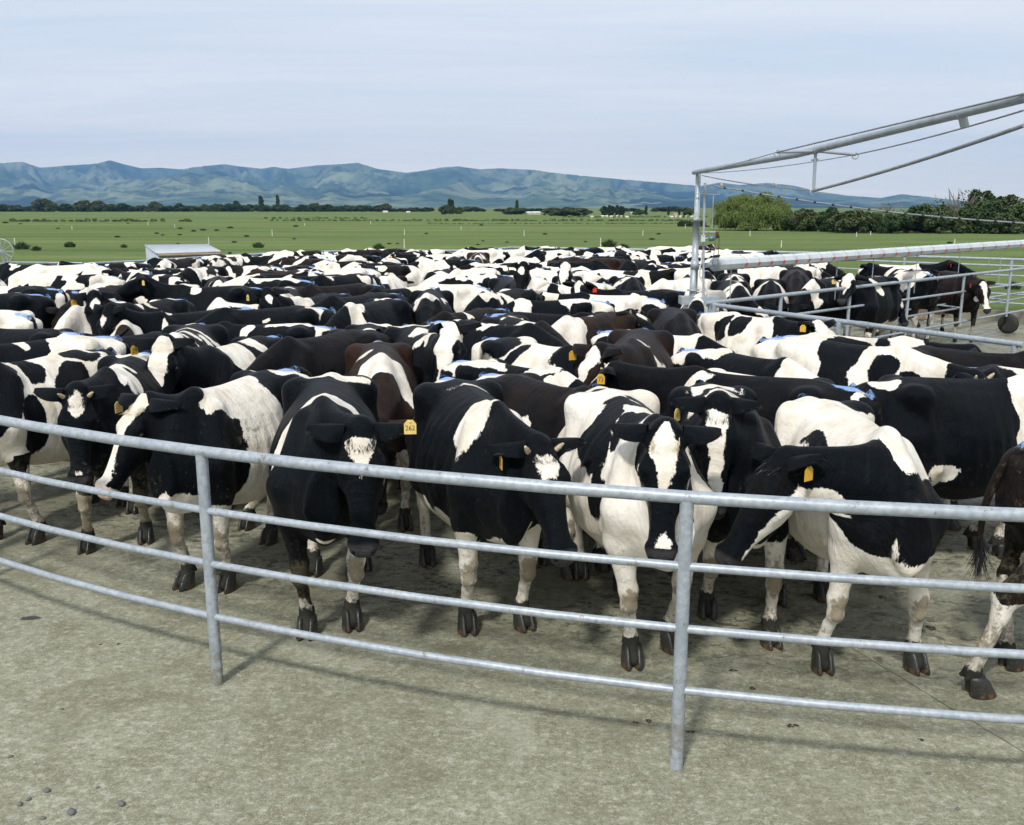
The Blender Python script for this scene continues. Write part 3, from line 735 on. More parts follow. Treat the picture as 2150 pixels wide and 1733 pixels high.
# ---------------------------------------------------------------- materials of the place
def concrete_material():
    m, nt, b = new_mat('yard_concrete'); g = G(nt)
    P = g.n('ShaderNodeNewGeometry').outputs['Position']
    big = g.noise(P, .55, 4, .6); mid = g.noise(P, 3.2, 5, .65); fine = g.noise(P, 26, 4, .7); grit = g.noise(P, 140, 3, .75)
    col = g.mix(g.map(big, .3, .7), (.225, .222, .155), (.300, .298, .218))
    col = g.mix(g.math('MULTIPLY', g.map(mid, .42, .72), .75), col, (.150, .138, .080))
    # pale scuffed slurry
    sc = g.noise(g.mapping(P, (1, 1.8, 1), (0, 0, .5)), 3.4, 8, .8, dist=.8)
    col = g.mix(g.math('MULTIPLY', g.math('MULTIPLY', g.map(sc, .56, .74), .6), g.map(big, .35, .6)), col, (.44, .45, .38))
    col = g.mix(g.math('MULTIPLY', g.map(fine, .40, .68), .55), col, (.115, .105, .070))
    col = g.mix(g.math('MULTIPLY', g.map(grit, .50, .66), .55), col, (.50, .51, .43))
    g2 = g.noise(P, 62, 4, .8)
    col = g.mix(g.math('MULTIPLY', g.map(g2, .55, .68), .65), col, (.10, .10, .065)); col = g.mix(g.math('MULTIPLY', g.map(g2, .44, .33), .5), col, (.48, .49, .42))
    g3 = g.noise(g.mapping(P, (1, 1.3, 1), (0, 0, .3)), 17, 7, .82)
    col = g.mix(g.math('MULTIPLY', g.map(g3, .52, .60), .50), col, (.50, .51, .44)); col = g.mix(g.math('MULTIPLY', g.map(g3, .47, .38), .55), col, (.135, .130, .085))
    g4 = g.noise(P, 48, 5, .85); col = g.mix(g.math('MULTIPLY', g.map(g4, .57, .62), .6), col, (.085, .085, .055)); col = g.mix(g.math('MULTIPLY', g.map(g4, .43, .38), .5), col, (.55, .56, .50))
    # dung trodden in the standing area
    sp = g.n('ShaderNodeSeparateXYZ'); g.put(sp.inputs[0], P)
    dx = g.math('SUBTRACT', sp.outputs[0], 3.86); dy = g.math('SUBTRACT', sp.outputs[1], 16.96)
    rr = g.math('SQRT', g.math('ADD', g.math('MULTIPLY', dx, dx), g.math('MULTIPLY', dy, dy)))
    inside = g.map(rr, 12.9, 11.9)
    band = g.math('MULTIPLY', g.map(rr, 12.9, 13.4), g.map(rr, 15.6, 14.2))
    sc2 = g.noise(g.mapping(P, (1, 1.5, 1), (0, 0, -.6)), 4.2, 8, .82, dist=.9)
    col = g.mix(g.math('MULTIPLY', g.math('MULTIPLY', g.map(sc2, .54, .72), band), .55), col, (.46, .47, .40))
    dn = g.noise(g.mapping(P, (1, 1.5, 1), (0, 0, .3)), 9, 5, .75, dist=.6)
    col = g.mix(g.math('MULTIPLY', g.map(dn, .50, .60), g.math('MULTIPLY', inside, .85)), col, (.050, .047, .034))
    wet = g.math('MULTIPLY', inside, g.map(g.noise(P, 1.3, 4), .38, .6))
    col = g.mix(g.math('MULTIPLY', wet, .35), col, (.105, .102, .078))
    # scattered specks everywhere
    spk = g.vor(g.mapping(P, (1, 1.7, 1), (0, 0, .2)), 8.5); sn = g.noise(P, 30, 3)
    spk2 = g.vor(g.mapping(P, (1, 2.2, 1), (0, 0, -.5)), 21); col = g.mix(g.math('MULTIPLY', g.map(g.math('ADD', spk2, g.math('MULTIPLY', sn, .14)), .17, .13), .7), col, (.085, .080, .052))
    bl_ = g.noise(P, 1.35, 6, .72, dist=.8); col = g.mix(g.math('MULTIPLY', g.map(bl_, .50, .66), .55), col, (.145, .135, .085)); col = g.mix(g.math('MULTIPLY', g.map(bl_, .44, .30), .45), col, (.40, .40, .33))
    col = g.mix(g.math('MULTIPLY', g.map(g.math('ADD', spk, g.math('MULTIPLY', sn, .12)), .125, .10), .8), col, (.075, .068, .048))
    # gravel corner
    gx = g.math('ADD', g.math('MULTIPLY', sp.outputs[0], -.9), g.math('MULTIPLY', sp.outputs[1], -1.0))
    gr = g.map(g.math('ADD', gx, g.math('MULTIPLY', mid, .5)), -1.35, -.95)
    vg = g.vor(P, 34)
    col = g.mix(g.math('MULTIPLY', gr, .7), col, g.mix(g.map(vg, .1, .5), (.30, .30, .28), (.10, .10, .09)))
    col = g.mix(1.0, col, (.97, .98, .95), 'MULTIPLY')
    g.put(b.inputs['Base Color'], col)
    g.put(b.inputs['Roughness'], g.map(wet, .2, 1, .88, .34))
    b.inputs['Specular IOR Level'].default_value = .35
    brush = g.noise(g.mapping(P, (1, 16, 1), (0, 0, .45)), 14, 3, .7)
    h = g.math('ADD', g.math('MULTIPLY', fine, .8), g.math('MULTIPLY', brush, .5)); h = g.math('ADD', h, g.math('MULTIPLY', g.map(vg, 0, .4), g.math('MULTIPLY', gr, 1.2)))
    h = g.math('ADD', h, g.math('MULTIPLY', grit, .45)); h = g.math('ADD', h, g.math('MULTIPLY', g2, .5))
    g.put(b.inputs['Normal'], g.bump(h, .55, .012))
    return m
def galv_material():
    m, nt, b = new_mat('galvanised_steel'); g = G(nt); P = g.n('ShaderNodeNewGeometry').outputs['Position']
    sp = g.noise(P, 38, 3, .6); n1 = g.noise(P, 7, 4, .65); n2 = g.noise(g.mapping(P, (1, 1, 1)), 26, 4, .7)
    col = g.mix(g.map(sp, .3, .7), (.28, .315, .35), (.40, .44, .48)); col = g.mix(g.math('MULTIPLY', g.map(n1, .40, .68), .5), col, (.24, .28, .325))
    dirt = g.map(g.math('ADD', n2, g.math('MULTIPLY', n1, .55)), .92, .97)
    zz_ = g.n('ShaderNodeSeparateXYZ'); g.put(zz_.inputs[0], P)
    low = g.math('MULTIPLY', g.map(zz_.outputs[2], .42, .0), g.map(g.math('ADD', n2, n1), .92, 1.12)); dirt = g.math('MAXIMUM', dirt, low)
    col = g.mix(g.math('MULTIPLY', dirt, .85), col, (.17, .145, .10))
    g.put(b.inputs['Base Color'], col); g.put(b.inputs['Metallic'], g.math('MULTIPLY', g.math('SUBTRACT', 1, dirt), .2)); b.inputs['Roughness'].default_value = .45
    g.put(b.inputs['Normal'], g.bump(g.math('ADD', n2, g.math('MULTIPLY', sp, .4)), .2, .003))
    return m
def pasture_material():
    m, nt, b = new_mat('pasture_grass'); g = G(nt); P = g.n('ShaderNodeNewGeometry').outputs['Position']
    n0 = g.noise(g.mapping(P, (.25, 1, 1)), .012, 4, .6); n1 = g.noise(g.mapping(P, (.35, 1, 1)), .09, 5, .65); n2 = g.noise(P, 1.1, 5, .7); n3 = g.noise(P, 9, 3, .7)
    col = g.mix(g.map(n0, .35, .65), (.108, .155, .042), (.150, .198, .060))
    col = g.mix(g.math('MULTIPLY', g.map(n1, .35, .65), .65), col, (.095, .130, .045))
    col = g.mix(g.math('MULTIPLY', g.map(n1, .56, .74), .6), col, (.17, .205, .095))
    col = g.mix(g.math('MULTIPLY', g.map(n2, .5, .75), .7), col, (.050, .082, .022)); col = g.mix(g.math('MULTIPLY', g.map(n3, .45, .7), .4), col, (.13, .19, .07))
    s1 = g.noise(g.mapping(P, (.10, 1, 1), (0, 0, .03)), .16, 5, .7); s2 = g.noise(g.mapping(P, (.2, 1, 1), (0, 0, -.05)), .6, 4, .7)
    col = g.mix(g.math('MULTIPLY', g.map(s1, .48, .64), .6), col, (.060, .095, .026)); col = g.mix(g.math('MULTIPLY', g.map(s1, .46, .34), .5), col, (.205, .225, .095)); col = g.mix(g.math('MULTIPLY', g.map(s2, .54, .68), .6), col, (.055, .090, .026))
    g.put(b.inputs['Base Color'], col); b.inputs['Roughness'].default_value = .9; b.inputs['Specular IOR Level'].default_value = .1
    g.put(b.inputs['Normal'], g.bump(g.math('ADD', n2, n3), .8, .10))
    return m
def hill_material():
    m, nt, b = new_mat('hill_grassland'); g = G(nt); P = g.n('ShaderNodeNewGeometry').outputs['Position']
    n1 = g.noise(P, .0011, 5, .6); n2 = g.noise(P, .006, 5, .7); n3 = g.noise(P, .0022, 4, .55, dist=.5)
    col = g.mix(g.map(n1, .35, .65), (.070, .115, .060), (.24, .265, .16)); col = g.mix(g.math('MULTIPLY', g.map(n2, .42, .62), .85), col, (.030, .058, .045))  # patch contrast raised so the colour carries sunlit and shaded relief
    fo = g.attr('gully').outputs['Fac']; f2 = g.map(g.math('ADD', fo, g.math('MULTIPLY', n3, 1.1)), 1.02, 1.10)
    col = g.mix(f2, col, (.030, .045, .026))  # dark bush in gullies, deepened as relief shade painted into the colour
    g.put(b.inputs['Base Color'], col); b.inputs['Roughness'].default_value = .95; b.inputs['Specular IOR Level'].default_value = 0
    return m
def leaf_material(name, c1, c2, c3):
    m, nt, b = new_mat(name); g = G(nt); P = g.n('ShaderNodeNewGeometry').outputs['Position']; o = g.n('ShaderNodeObjectInfo')
    n = g.noise(P, .9, 4, .7); n2 = g.noise(P, 9, 2)
    col = g.mix(g.map(n, .3, .7), c1, c2); col = g.mix(g.math('MULTIPLY', g.map(n2, .4, .8), .6), col, c3)
    col = g.mix(g.math('MULTIPLY', o.outputs['Random'], .35), col, c1)
    g.put(b.inputs['Base Color'], col); b.inputs['Roughness'].default_value = .65; b.inputs['Specular IOR Level'].default_value = .2
    return m
CONC = concrete_material(); GALV = galv_material(); GRASS = pasture_material(); HILL = hill_material()
GALVD = simple('dull_galvanised_steel', (.27, .31, .34), .5, .35, .4, (.36, .40, .43), 9, .15, 30)
LEAF_W = leaf_material('willow_leaves', (.095, .140, .032), (.165, .205, .055), (.050, .080, .022))
LEAF_D = leaf_material('dark_leaves', (.022, .046, .016), (.045, .080, .024), (.060, .095, .035))
LEAF_M = leaf_material('mid_green_leaves', (.045, .078, .022), (.080, .118, .036), (.030, .055, .018))
LEAF_O = leaf_material('olive_leaves', (.062, .088, .034), (.095, .118, .050), (.040, .060, .024))
BARK = simple('grey_bark', (.10, .085, .065), .9, 0, .2, (.055, .048, .038), 3, .4, 8)
TWIG = simple('bare_twigs', (.24, .22, .18), .9, 0, .2, (.16, .14, .11), 3)
RED = simple('red_plastic_clip', (.50, .045, .025), .45)
WHITEP = simple('white_painted_post', (.68, .67, .62), .7, 0, .3, (.45, .43, .36), 8)
RUBBER = simple('black_rubber', (.018, .018, .018), .7, 0, .3, (.035, .033, .03), 20)
RUST = simple('rusty_chain_steel', (.10, .045, .022), .75, .3, .4, (.16, .08, .04), 30)
STEEL = simple('bright_zinc_wire', (.42, .45, .48), .4, .5, .5)
CABLE = simple('weathered_cable', (.20, .225, .235), .55, .4, .5, (.30, .32, .33), 15)
HOSE = simple('pale_plastic_hose', (.60, .60, .56), .5, 0, .4)
ROLLER = simple('pale_plastic_tube', (.60, .64, .66), .32, .15, .5, (.50, .54, .57), 5)
IRON = simple('corrugated_iron', (.50, .54, .58), .38, .5, .5, (.42, .46, .50), 4)
TIMBER = simple('weathered_timber', (.30, .24, .20), .9, 0, .2, (.20, .16, .13), 6)
GREYBOX = simple('grey_plastic_box', (.50, .53, .55), .5)
BLUEM = simple('blue_grey_motor', (.10, .16, .20), .45, .3, .5)
DUNG = simple('dung', (.050, .044, .028), .6, 0, .4, (.028, .025, .017), 30, .5, 60)
STONE = simple('loose_stone', (.16, .16, .155), .85, 0, .3, (.09, .09, .09), 9)
WALLC = simple('rough_concrete_kerb', (.24, .225, .18), .9, 0, .2, (.15, .135, .10), 3, .5, 12)

# ---------------------------------------------------------------- camera, light, sky
cam = bpy.data.cameras.new('camera'); camo = bpy.data.objects.new('camera', cam); COL.objects.link(camo); scene.camera = camo
camo.location = (0, 0, HC); camo.rotation_euler = (PI / 2 - PITCH, 0, 0)
cam.sensor_fit = 'HORIZONTAL'; cam.sensor_width = 36; cam.lens = 36 * FPX / 2150
cam.shift_x = (1075 - CX) / 2150; cam.shift_y = -(866.5 - CY) / 2150
cam.clip_start = .05; cam.clip_end = 40000
SUN_AZ = math.atan2(-.31, -.126)      # direction towards the sun, world XY
SUN_EL = R(49)
sd = Vector((math.cos(SUN_AZ) * math.cos(SUN_EL), math.sin(SUN_AZ) * math.cos(SUN_EL), math.sin(SUN_EL)))
sun = bpy.data.lights.new('sun', 'SUN'); suno = bpy.data.objects.new('sun', sun); COL.objects.link(suno)
suno.rotation_euler = sd.to_track_quat('Z', 'Y').to_euler(); suno.location = (-5, -10, 20)
sun.energy = 3.05; sun.angle = R(5.5); sun.color = (1, .965, .90)
w = bpy.data.worlds.new('World'); scene.world = w; w.use_nodes = True; nt = w.node_tree; nt.nodes.clear(); g = G(nt)
wo = g.n('ShaderNodeOutputWorld'); bg = g.n('ShaderNodeBackground'); nt.links.new(bg.outputs[0], wo.inputs[0])
sky = g.n('ShaderNodeTexSky'); sky.sky_type = 'NISHITA'; sky.sun_disc = False; sky.sun_elevation = SUN_EL; sky.sun_rotation = PI / 2 - SUN_AZ
sky.air_density = 1.0; sky.dust_density = .6; sky.ozone_density = 1.2
D = g.n('ShaderNodeTexCoord').outputs['Generated']; sp = g.n('ShaderNodeSeparateXYZ'); g.put(sp.inputs[0], D)
zz = g.math('ADD', g.math('MAXIMUM', sp.outputs[2], 0), .055)
cv = g.n('ShaderNodeCombineXYZ'); g.put(cv.inputs[0], g.math('DIVIDE', sp.outputs[0], zz)); g.put(cv.inputs[1], g.math('DIVIDE', sp.outputs[1], zz))
c1 = g.noise(g.mapping(cv.outputs[0], (.30, .95, 1), (0, 0, .12)), 1.2, 7, .66, dist=.6)
c2 = g.noise(g.mapping(cv.outputs[0], (.16, .5, 1), (0, 0, -.1), (3, 1, 0)), .55, 4, .6)
lowb = g.map(sp.outputs[2], .16, .01)
cover = g.math('ADD', g.math('MULTIPLY', g.map(c1, .36, .66), .55), g.math('MULTIPLY', g.map(c2, .3, .7), .40), clamp=True)
SKYW = 6.7
cloud = g.mix(g.map(g.math('ADD', c1, g.math('MULTIPLY', c2, .6)), .62, .98), (SKYW * .95, SKYW * 1.01, SKYW * 1.06), (SKYW * 1.06, SKYW * 1.08, SKYW * 1.10))
fac = g.math('ADD', .84, g.math('MULTIPLY', cover, .16), clamp=True)
cloudgain = g.mix(g.map(sp.outputs[2], .16, .0), (1, 1, 1), (1.72, 1.52, 1.24))
g.put(bg.inputs[0], g.mix(1.0, g.mix(fac, sky.outputs[0], cloud), cloudgain, 'MULTIPLY')); bg.inputs[1].default_value = .115
scene.view_settings.view_transform = 'Standard'; scene.view_settings.look = 'None'; scene.view_settings.exposure = .28; scene.view_settings.gamma = 1
scene.cycles.max_bounces = 6; scene.cycles.transparent_max_bounces = 8; scene.cycles.volume_bounces = 0; scene.cycles.diffuse_bounces = 3; scene.cycles.glossy_bounces = 2
scene.cycles.sample_clamp_indirect = 6

# ---------------------------------------------------------------- yard geometry
YC = (3.862, 16.963); YR = 13.415
def arc(a): return (YC[0] + YR * math.cos(a), YC[1] + YR * math.sin(a))
A1 = math.atan2(4.69 - YC[1], -1.575 - YC[0]); A2 = math.atan2(3.92 - YC[1], .76 - YC[0]); DA = (A2 - A1)
back_px = [(60, 566), (200, 553), (330, 547), (450, 539), (560, 533), (700, 528), (860, 526.5), (1015, 526.5)]
BACK = [at(x, y, 1.285) for x, y in back_px]
right_px = [(1015, 526.5), (1073, 520), (1250, 523), (1455, 526), (1700, 531), (1900, 538), (2125, 545)]
RIGHT = [at(x, y, 1.285) for x, y in right_px]; RIGHT.append((13.9, 21.4)); RIGHT.append((16.2, 18.2))
def poly_obj(name, pts, z, mat, kind='structure'):
    me = bpy.data.meshes.new(name); me.from_pydata([(x, y, z) for x, y in pts], [], [tuple(range(len(pts)))]); me.materials.append(mat)
    return tag(link(name, me), kind=kind)
# pasture: one sheet to the horizon
m = MB(); m.quad((-14500, -60, -.012), (14500, -60, -.012), (14500, 10700, -.012), (-14500, 10700, -.012)); tag(m.build('pasture', GRASS), kind='structure')
left_arc = [arc(A1 - DA * k / 2) for k in range(0, 13)]
slab = [(-16, -12), (22, -12), (22, 16), RIGHT[-1]] + RIGHT[::-1][1:] + BACK[::-1] + [(BACK[0][0] - .6, BACK[0][1] - 2.5), (-12, 14), (-16, 6)]
poly_obj('concrete_yard', slab, 0.0, CONC)

# pipe fence: rails bent to the arc, one post every bay
def pipe_fence(name, pts, posts, hs, rr, label, z0=0, post_r=.036, sweep=True, group=None, posth=None):
    root = empty(name, (pts[0][0], pts[0][1], 0)); o = root.location.copy(); tag(root, label, 'fence', group)
    loc = lambda p, z: (p[0] - o.x, p[1] - o.y, z)
    for h, r in zip(hs, rr):
        m = MB(); m.tube([loc(p, h) for p in pts], r, 14); m.build('rail', GALV, root)
    for p in posts:
        m = MB(); top = posth or hs[0]; m.lathe(loc(p, 0), [(post_r * 1.0, z0), (post_r, top - rr[0] * .5)], 16)
        m.build('post', GALV, root)
    return root
arcpts = [arc(A1 + DA * (k / 4)) for k in range(-26, 18)]
pipe_fence('yard_fence', arcpts, [arc(A1 + DA * k) for k in range(-6, 5)], [1.287, .973, .682, .386], [.0290, .0195, .0195, .0195],
           'curved four-rail galvanised pipe fence in front of the cows across the foreground', post_r=.0305)
def subdiv(pts, k=6):
    o = []
    for a, b in zip(pts, pts[1:]): o += [(a[0] + (b[0] - a[0]) * i / k, a[1] + (b[1] - a[1]) * i / k) for i in range(k)]
    return o + [pts[-1]]
pipe_fence('yard_fence', BACK, BACK, [1.285, 1.0, .7, .4], [.03, .021, .021, .021], 'pipe fence rail low behind the herd, left of the middle')
pipe_fence('yard_fence', RIGHT, RIGHT[1:], [1.285, 1.13, .90, .68, .46, .24], [.032, .026, .021, .021, .021, .021], 'many-railed galvanised pipe fence closing the back right of the yard')
# swinging gate pair from the boom post
GP = (2.60, 12.42)
GE = at(2125, 567, 1.285); dv = Vector((GE[0] - GP[0], GE[1] - GP[1])); L = dv.length; dv.normalize()
root = empty('backing_gate', (GP[0], GP[1], 0)); tag(root, 'long galvanised gate on a wheel, running away to the right past the empty concrete', 'gate')
def gp(t, z, off=0): return (dv.x * t - dv.y * off, dv.y * t + dv.x * off, z)
for z, r in ((1.285, .027), (.98, .020), (.42, .020)):
    m = MB(); m.tube([gp(-.1, z), gp(L + 2.5, z)], r, 12); m.build('rail', GALV, root)
for z, off in ((.66, .10), (.70, .42)):
    m = MB(); m.tube([gp(1.0, z, off), gp(L + 2.5, z, off)], .019, 10); m.build('rail', GALV, root)
for px in (1490, 1640, 1785, 1908, 2024, 2122, 2190):
    rx = (px - CX) / FPX; t = (rx * GP[1] * 1.0 + 0) ; # solve X/Yeff
    best = min((abs(proj(GP[0] + dv.x * s_, GP[1] + dv.y * s_, 1.2)[0] - px), s_) for s_ in [i * .02 for i in range(0, 700)])[1]
    m = MB(); m.lathe(gp(best, 0), [(.026, .36), (.026, 1.27)], 12)
    if px not in (1490,): m.tube([gp(best, .68, 0), gp(best + .05, .70, .45)], .018, 8)
    m.build('upright', GALV, root)
best = min((abs(proj(GP[0] + dv.x * s_, GP[1] + dv.y * s_, .2)[0] - 2117), s_) for s_ in [i * .02 for i in range(0, 700)])[1]
m = MB(); wc = gp(best, .20); ax = Vector((dv.x, dv.y, 0)); 
m.lathe(Vector(wc) - ax * .05, [(.11, 0), (.17, .005), (.20, .03), (.20, .07), (.17, .095), (.11, .10)], 24, tuple(ax)); m.build('wheel', RUBBER, root)
m = MB(); m.tube([gp(best, .20), gp(best, .42)], .02, 8); m.build('wheel_fork', GALV, root)
NE = at(2150, 722.5, 1.285); root = empty('holding_rail', (GP[0], GP[1], 0)); tag(root, 'single thick galvanised rail slanting towards the right edge behind the nearer cows', 'rail')
nv = Vector((NE[0] - GP[0], NE[1] - GP[1])); 
m = MB(); m.tube([(0.05, 0, 1.26), (nv.x, nv.y, 1.275)], .028, 14); m.build('rail', GALV, root)
m = MB(); q = nv * .575; m.tube([(q.x - nv.x * .012, q.y - nv.y * .012, 1.268), (q.x + nv.x * .02, q.y + nv.y * .02, 1.268)], .034, 14); m.build('joint_sleeve', GALVD, root)
for t in (.02, .5, .98):
    m = MB(); m.lathe((nv.x * t, nv.y * t, 0), [(.028, 0), (.028, 1.26)], 12); m.build('post', GALV, root)

# boom: post, overhead pipe, cross arms and stays
BP = (2.44, 12.7); ZT = aty(1468, 364, BP[1])[2]
root = empty('boom_gantry', (BP[0], BP[1], 0)); tag(root, 'tall galvanised boom post with a long overhead pipe, struts and wire stays', 'gantry'); bo = root.location.copy()
lc = lambda p: (p[0] - BP[0], p[1] - BP[1], p[2])
m = MB(); m.lathe((0, 0, 0), [(.055, 0), (.055, 1.30)], 16); m.box((.07, 0, 1.295), (.50, .26, .10)); m.lathe((-.01, 0, 0), [(.050, 1.345), (.050, 1.42), (.082, 1.42), (.082, 1.436), (.050, 1.436), (.047, 1.78)], 20)
m.build('base_block', GALVD, root)
m = MB(); m.lathe((-.004, 0, 0), [(.047, 1.436), (.047, 1.70), (.054, 1.70), (.054, 1.82), (.043, 1.82), (.043, 2.32), (.047, 2.32), (.047, 2.37), (.036, 2.37), (.033, ZT)], 20); m.build('mast', GALV, root)
BE = aty(2150, 206, 5.9); B0 = (BP[0] - .06, BP[1] + .02, ZT + .01)
TM = .50
BMs = [B0[i] + (BE[i] - B0[i]) * TM for i in range(3)]
BM = aty(*( (lambda u_: (u_, 364 - (u_ - 1468) * .190))(proj(*BMs)[0]) ), BMs[1])
def on(t, dx=0, dz=0):
    a, b, q = (B0, BM, t / TM) if t < TM else (BM, BE, (t - TM) / (1 - TM))
    return lc((a[0] + (b[0] - a[0]) * q, a[1] + (b[1] - a[1]) * q, a[2] + (b[2] - a[2]) * q))
m = MB(); m.tube([on(t) for t in (0, .2, .38, .47, .50, .53, .62, .8, 1.0, 1.3)], .030, 18)
m.build('boom_pipe', GALVD, root)
def tfind(px): return min((abs(proj(*(Vector(on(t)) + bo))[0] - px), t) for t in [i * .002 for i in range(0, 600)])[1]
t1 = tfind(1713); t2 = tfind(2020)
P1 = Vector(on(t1)); axis = (Vector(on(1)) - Vector(on(0))).normalized(); lat = axis.cross(Vector((0, 0, 1))).normalized()
def solve(px, py, near):   # point of the pixel ray nearest in depth to a given local Y
    return Vector(lc(aty(px, py, near)))
YJ = P1.y + bo.y
RL = solve(1632, 320, YJ - .05); RR_ = solve(1796, 325, YJ + .05); RD = solve(1708, 401, YJ)
m = MB(); m.tube([tuple(RL), tuple(P1 + Vector((0, 0, -.01))), tuple(RR_)], .014, 10); m.build('cross_arm', GALVD, root)
m = MB(); m.tube([tuple(P1), tuple(RD + Vector((0, 0, .02)))], .014, 10); m.build('drop_strut', GALVD, root)
m = MB(); m.tube([tuple(P1 - axis * .045), tuple(P1 + axis * .045)], .036, 16); m.build('clamp_collar', GALV, root)
def ring(c, r, n=16): return [(c.x + r * math.cos(2 * PI * i / n), c.y, c.z + r * math.sin(2 * PI * i / n)) for i in range(n)]
for c in (RL, RR_, RD):
    m = MB(); m.tube(ring(c + Vector((0, 0, -.01)), .028), .006, 6, closed=True); m.build('ring', STEEL, root)
T2 = Vector(on(t2)); m = MB(); m.tube([tuple(T2), tuple(T2 + Vector((.03, 0, -.085)))], .028, 12); m.build('bracket', GALVD, root)
m = MB(); m.tube([tuple(T2 - axis * .06), tuple(T2 - axis * .0)], .034, 16); m.build('weld_sleeve', GALV, root)
top = Vector(on(0)) + Vector((.10, -.05, -.01))
def wire(pts, r, mat=CABLE, name='stay_wire', par=root):
    m = MB(); m.tube([tuple(p) for p in pts], r, 6); m.build(name, mat, par)
def sag(a, b, s, n=10): return [a.lerp(b, i / n) - Vector((0, 0, s * 4 * (i / n) * (1 - i / n))) for i in range(n + 1)]
YE = 5.9
wire([top, RL], .0045); wire(sag(RL, solve(2150, 197, YE - .05), .0), .0065)
wire(sag(top, RR_, .03), .0045); wire(sag(RR_, solve(2150, 232, YE + .1), .015), .006)
wire(sag(top + Vector((0, 0, -.03)), RD, .02), .006); wire(sag(RD, solve(2150, 264, YE), .02), .013)
for a, b, t in ((top, RL, .72), (top, RR_, .80), (top, RD, .72)):   # turnbuckles
    c = a.lerp(b, t); d = (b - a).normalized() * .07
    m = MB(); m.tube([tuple(c - d), tuple(c - d * .3)], .010, 6); m.tube([tuple(c + d * .3), tuple(c + d)], .010, 6)
    for o_ in (-1, 1): m.tube([tuple(c - d * .6 + Vector((0, 0, .010 * o_))), tuple(c + d * .6 + Vector((0, 0, .010 * o_)))], .004, 5)
    m.build('turnbuckle', STEEL, root)
# service mast with motor, beside the boom post
SM = empty('drive_mast', (2.53, 12.62, 0)); tag(SM, 'slim pale pole with grey switch box, small motor and rusty chain beside the boom post', 'drive unit'); so = SM.location.copy()
ls = lambda px, py, Y=12.62: Vector(aty(px, py, Y)) - so
m = MB(); m.tube([tuple(ls(1477, 640)), tuple(ls(1477, 520)), tuple(ls(1480, 384))], .0155, 10); m.build('pole', GALV, SM)
m = MB(); m.tube([tuple(ls(1459, 407)), tuple(ls(1511, 409))], .006, 6); m.build('cross_wire', STEEL, SM)
m = MB(); m.tube([tuple(ls(1498, 410, 12.6)), tuple(ls(1495, 480, 12.6))], .007, 6); m.build('thin_rod', STEEL, SM)
c = ls(1476, 501, 12.55); m = MB(); m.box(tuple(c + Vector((0, 0, 0))), (.05, .04, .085)); m.ball(tuple(c + Vector((0, -.02, .045))), .012, 8); m.build('switch_box', GREYBOX, SM)
m = MB(); m.tube([tuple(ls(1474, 488)), tuple(ls(1503, 488, 12.6))], .011, 8); m.build('bracket', GALV, SM)
c = ls(1497, 502, 12.58); m = MB(); m.lathe(tuple(c - Vector((.06, 0, 0))), [(.018, 0), (.034, .01), (.036, .07), (.022, .085), (.015, .10)], 14, (1, 0, .15)); m.build('motor', BLUEM, SM)
c = ls(1506, 494, 12.58); m = MB(); m.lathe(tuple(c), [(.03, -.012), (.042, -.008), (.042, .008), (.03, .012)], 18, (1, .2, 0)); m.build('sprocket', RUST, SM)
m = MB(); m.tube([tuple(ls(1510, 496, 12.58)), tuple(ls(1507, 557, 12.6))], .005, 6); m.tube([tuple(ls(1502, 507, 12.58)), tuple(ls(1496, 556, 12.6))], .004, 6); m.build('drive_chain', RUST, SM)
m = MB(); m.tube([tuple(ls(1470, 521)), tuple(ls(1513, 522))], .008, 6); m.build('rusty_bar', RUST, SM)
m = MB(); m.tube([tuple(ls(1474, 511)), tuple(ls(1490, 523))], .006, 6); m.tube([tuple(ls(1478, 502)), tuple(ls(1490, 499))], .005, 6); m.build('cable', HOSE, SM)
m = MB(); m.tube([tuple(ls(*p)) for p in ((1473, 530), (1473, 552), (1469, 562), (1469, 580), (1478, 600), (1486, 615), (1489, 632), (1483, 641), (1470, 646), (1462, 650))], .0095, 8); m.build('hose', HOSE, SM)
m = MB(); m.tube([tuple(ls(*p)) for p in ((1478, 440), (1483, 415), (1486, 397), (1492, 389))], .006, 6); m.build('small_hose', CABLE, SM)
# clipped hose line running to the right
root = empty('hose_line', (2.6, 12.6, 0)); o_ = Vector((2.6, 12.6, 0)); tag(root, 'thin grey hose with black clips sagging from the boom post to the right edge', 'hose')
hp_px = [(1492, 388), (1515, 394), (1550, 399), (1600, 408), (1665, 418), (1740, 429), (1815, 439), (1900, 449), (1985, 457), (2060, 463), (2150, 469)]
hp = [Vector(aty(x, y, 12.6 - (x - 1492) / 658 * 3.2)) - o_ for x, y in hp_px]
m = MB(); m.tube([tuple(p) for p in hp], .0085, 8); m.build('hose', CABLE, root)
for px in range(1522, 2140, 38):
    k = max(i for i in range(len(hp_px)) if hp_px[i][0] <= px); k = min(k, len(hp_px) - 2); t = (px - hp_px[k][0]) / (hp_px[k + 1][0] - hp_px[k][0])
    c = hp[k].lerp(hp[k + 1], t); d = (hp[k + 1] - hp[k]).normalized(); m = MB(); m.tube([tuple(c - d * .014), tuple(c + d * .014)], .0135, 8); m.build('clip', RUBBER, root)
m = MB(); c = hp[1]; m.ball(tuple(c + Vector((0, 0, .03))), .022, 8, (.8, .8, 1.4)); m.build('insulator', HORN, root)
